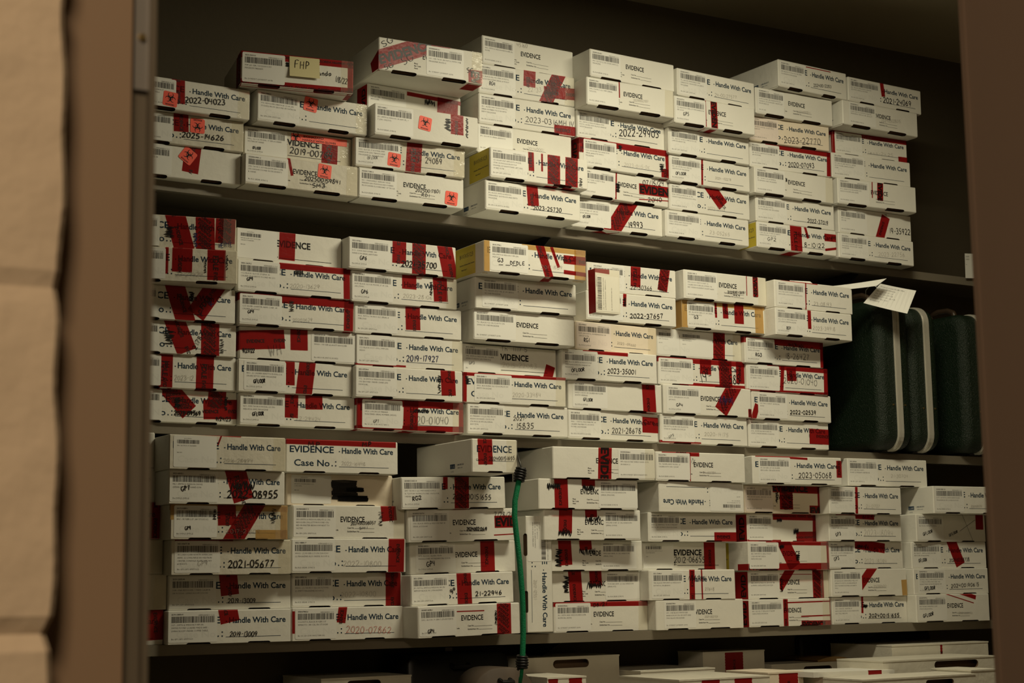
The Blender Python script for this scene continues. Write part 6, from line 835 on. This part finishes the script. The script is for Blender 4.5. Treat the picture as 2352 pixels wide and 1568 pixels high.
mb = MB(); mb.tube([(2.181*K, yc, .285*K), (2.198*K, yc+.05, .33*K), (2.207*K, yc+.13, .345), (2.212*K, yc+.20, .352), (2.21*K, yc+.27, .348)], .0022, 'steel', 8); mb.build('wire_hook', root, True)
mb = MB(); mb.tube([(2.173*K, yc, -.205*K), (2.170*K, yc, -.23*K), (2.178*K, yc+.02, -.25*K), (2.186*K, yc+.03, -.235*K)], .0045, 'cord', 8); mb.build('wire_hook', root, True)

# ------------------------------------------------------------------ big cartons and cases at the bottom
def big_box(x0, x1, yf, dep, ztop, zbot, lab, hole=None, tapes=(), k='card', yawd=0, bar=None):
    if k == 'card': k = 'card2'
    root = empty('storage_carton', (x0, yf, zbot), (0, 0, R(yawd))); tag(root, lab, 'carton', 'big cartons under the lower shelf')
    W = x1-x0; H = ztop-zbot; mb = MB(); t = .004
    hz0, hz1 = H-.052, H-.022
    if hole is not None:
        a, c = hole[0]*W, hole[1]*W
        if len(hole) > 2: hz1 = H-hole[2]; hz0 = hz1-hole[3]
        r_ = (hz1-hz0)/2; A = arc(c-r_, (hz0+hz1)/2, r_, r_, -90, 90, 6); B_ = arc(a+r_, (hz0+hz1)/2, r_, r_, 90, 270, 6)
        mid = (hz0+hz1)/2
        up_ = [(0, mid), (a, mid)]+[p for p in B_[:4]][::-1]+[p for p in A[3:]][::-1]+[(c, mid), (W, mid), (W, H), (0, H)]
        lo_ = [(0, 0), (W, 0), (W, mid), (c, mid)]+[p for p in A[:4]][::-1]+[p for p in B_[3:]][::-1]+[(a, mid), (0, mid)]
        mb.face([(u, 0, v) for u, v in up_], k); mb.face([(u, 0, v) for u, v in lo_], k)
        lp = A+B_; m = len(lp)
        mb.mesh([(u, 0, v) for u, v in lp]+[(u, .006, v) for u, v in lp], [(j, (j+1) % m, m+(j+1) % m, m+j) for j in range(m)], 'kraft')
        mb.face([(.004, .03, .01), (W-.004, .03, .01), (W-.004, .03, H-.004), (.004, .03, H-.004)], 'kraft')
    else: mb.face([(0, 0, 0), (W, 0, 0), (W, 0, H), (0, 0, H)], k)
    mb.face([(0, 0, 0), (0, 0, H), (0, dep, H), (0, dep, 0)], k); mb.face([(W, 0, 0), (W, dep, 0), (W, dep, H), (W, 0, H)], k)
    mb.face([(0, dep, 0), (0, dep, H), (W, dep, H), (W, dep, 0)], k); mb.face([(0, 0, 0), (0, dep, 0), (W, dep, 0), (W, 0, 0)], k)
    mb.build('carton', root)
    mb = MB(); mb.box((-.001, -.0015, H), (W+.001, dep, H+.004), k); mb.build('lid', root)
    if bar:
        mb = MB(); sh = Sheet(mb, W, H, .0005); barcode(sh, bar[0]*W, bar[1]*W, H-bar[2]-.03, H-bar[2], random.Random(9)); mb.build('printed_barcode', root)
    for a, c in tapes:
        mb = MB(); sh = Sheet(mb, W, H, .0006); n = 40
        for i in range(n):
            z0, z1 = H-.16*i/n, H-.16*(i+1)/n; j0, j1 = (.0, .0015) if i % 2 else (.0015, .0)
            sh.poly([(a*W+j0, z0), (c*W-j0, z0), (c*W-j1, z1), (a*W+j1, z1)], 'tape')
        sh.M = lambda u, v: (u, -.0007, v); text(sh, 'EVIDENCE', (a+c)/2*W+.004, H-.07, .008, 'tapeink', bold=.02, ang=R(90)); mb.build('evidence_tape', root)
    return root
ZB = -.5595
big_box(3.485, 3.872, 3.80, .27, -.202, ZB, 'big white carton at far right with a red zigzag tape end near its lid', None, [(.49, .515)])
big_box(3.266, 3.700, 3.60, .19, -.233, ZB, 'big white carton with brown handle hole above a printed barcode', (.44, .83, .004, .022), bar=(.56, .70, .036))
big_box(2.976, 3.372, 3.36, .15, -.262, ZB, 'white carton at bottom right edge of view, handle hole near its lid', (.55, .80, .006, .016))
big_box(3.376, 3.475, 3.38, .15, -.254, ZB, 'narrow white carton end at the very bottom right, against the jamb')
big_box(3.022, 3.262, 3.53, .25, -.266, ZB, 'white carton carrying the flat white mailer, handle hole near its lid', (.42, .80, .004, .016))
big_box(2.542, 2.830, 3.55, .27, -.252, ZB, 'white carton strapped with two red evidence tapes', None, [(.24, .44), (.60, .80)])
big_box(2.880, 3.000, 3.62, .18, -.250, ZB, 'yellowed narrow carton with a red tape end, between two white cartons', None, [(.30, .85)], k='card3')
big_box(2.627, 2.874, 3.845, .28, -.244, ZB, 'carton behind the red strapped one, handle hole near the top', (.42, .80, .006, .018))
big_box(2.290, 2.615, 3.93, .20, -.202, ZB, 'shadowed carton below the standing box, wide handle hole', (.35, .70, .004, .022))
big_box(3.157, 3.440, 3.95, .13, -.250, ZB, 'dim carton under the tan envelope, handle hole near its lid', (.42, .80, .006, .020))
big_box(2.920, 3.140, 3.96, .12, -.207, ZB, 'dim carton with dark red tape, deep in the bottom shelf', None, [(.35, .65)])
big_box(1.710, 1.955, 3.88, .24, -.228, ZB, 'dark carton at lower left with long handle hole', (.28, .66, .004, .020))
big_box(2.245, 2.36, 3.70, .22, -.240, ZB, 'carton crossed by two dark red tapes right of the green cord', None, [(.02, .28), (.55, .9)])
mb = MB(); mb.box((0, 0, 0), (.30, .16, .014), 'card'); mb.box((.02, -.0008, .001), (.29, 0, .012), 'card'); mb.box((.20, -.0012, .002), (.25, 0, .0145), 'tape'); o = mb.build('mailer'); o.location = (2.985, 3.56, -.2612); o.rotation_euler = (0, R(1), R(3)); tag(o, 'flat white mailer with red tape lying on a carton', 'package')
mb = MB()
for i in range(8):
    a, c = i/8, (i+1)/8; zf = lambda t: .010*math.sin(math.pi*t)+.004
    mb.face([(.13*a, 0, zf(a)), (.13*c, 0, zf(c)), (.13*c, .20, zf(c)), (.13*a, .20, zf(a))], 'tan'); mb.face([(.13*a, 0, 0), (.13*c, 0, 0), (.13*c, 0, zf(c)), (.13*a, 0, zf(a))], 'tan')
    mb.face([(.13*a, 0, 0), (.13*a, .2, 0), (.13*c, .2, 0), (.13*c, 0, 0)], 'tan')
o = mb.build('envelope'); o.location = (3.335, 3.955, -.2452); tag(o, 'tan padded envelope on a dim carton', 'envelope')
def dark_case(x0, x1, yf, dep, z0, z1, r, k, lab):
    mb = MB(); n = 8; W = x1-x0; H = z1-z0
    A = []
    for cx, cz, a in ((W-r, r, -90), (W-r, H-r, 0), (r, H-r, 90), (r, r, 180)): A += arc(cx, cz, r, r, a, a+90, n)
    m = len(A); c = .006
    A2 = [(p+(W/2-p)*.02, q+(H/2-q)*.02) for p, q in A]
    v = [(p, 0, q) for p, q in A2]+[(p, c, q) for p, q in A]+[(p, dep, q) for p, q in A]
    f = [(j, (j+1) % m, m+(j+1) % m, m+j) for j in range(m)]+[(m+j, m+(j+1) % m, 2*m+(j+1) % m, 2*m+j) for j in range(m)]+[tuple(range(m))[::-1], tuple(2*m+j for j in range(m))]
    mb.mesh(v, f, k); root = empty('rifle_case', (x0, yf, z0)); tag(root, lab, 'case'); mb.build('shell', root, True)
    mb = MB(); mb.tube([(W*.42, -.001, H-.03), (W*.42, -.018, H-.035), (W*.58, -.018, H-.035), (W*.58, -.001, H-.03)], .006, 'hook', 8); mb.build('handle', root)
    return root
dark_case(1.98, 2.28, 3.95, .12, ZB+.001, -.178, .03, 'dark', 'black plastic case standing behind the green cord below the lower shelf')
dark_case(2.02, 2.200, 3.68, .10, ZB+.001, -.205, .075, 'brownp', 'brownish round-cornered case left of the green cord, bottom of view')
dark_case(3.40, 3.94, 4.1125, .024, ZB+.001, -.170, .02, 'dark', 'long black case against the wall above the far right cartons')
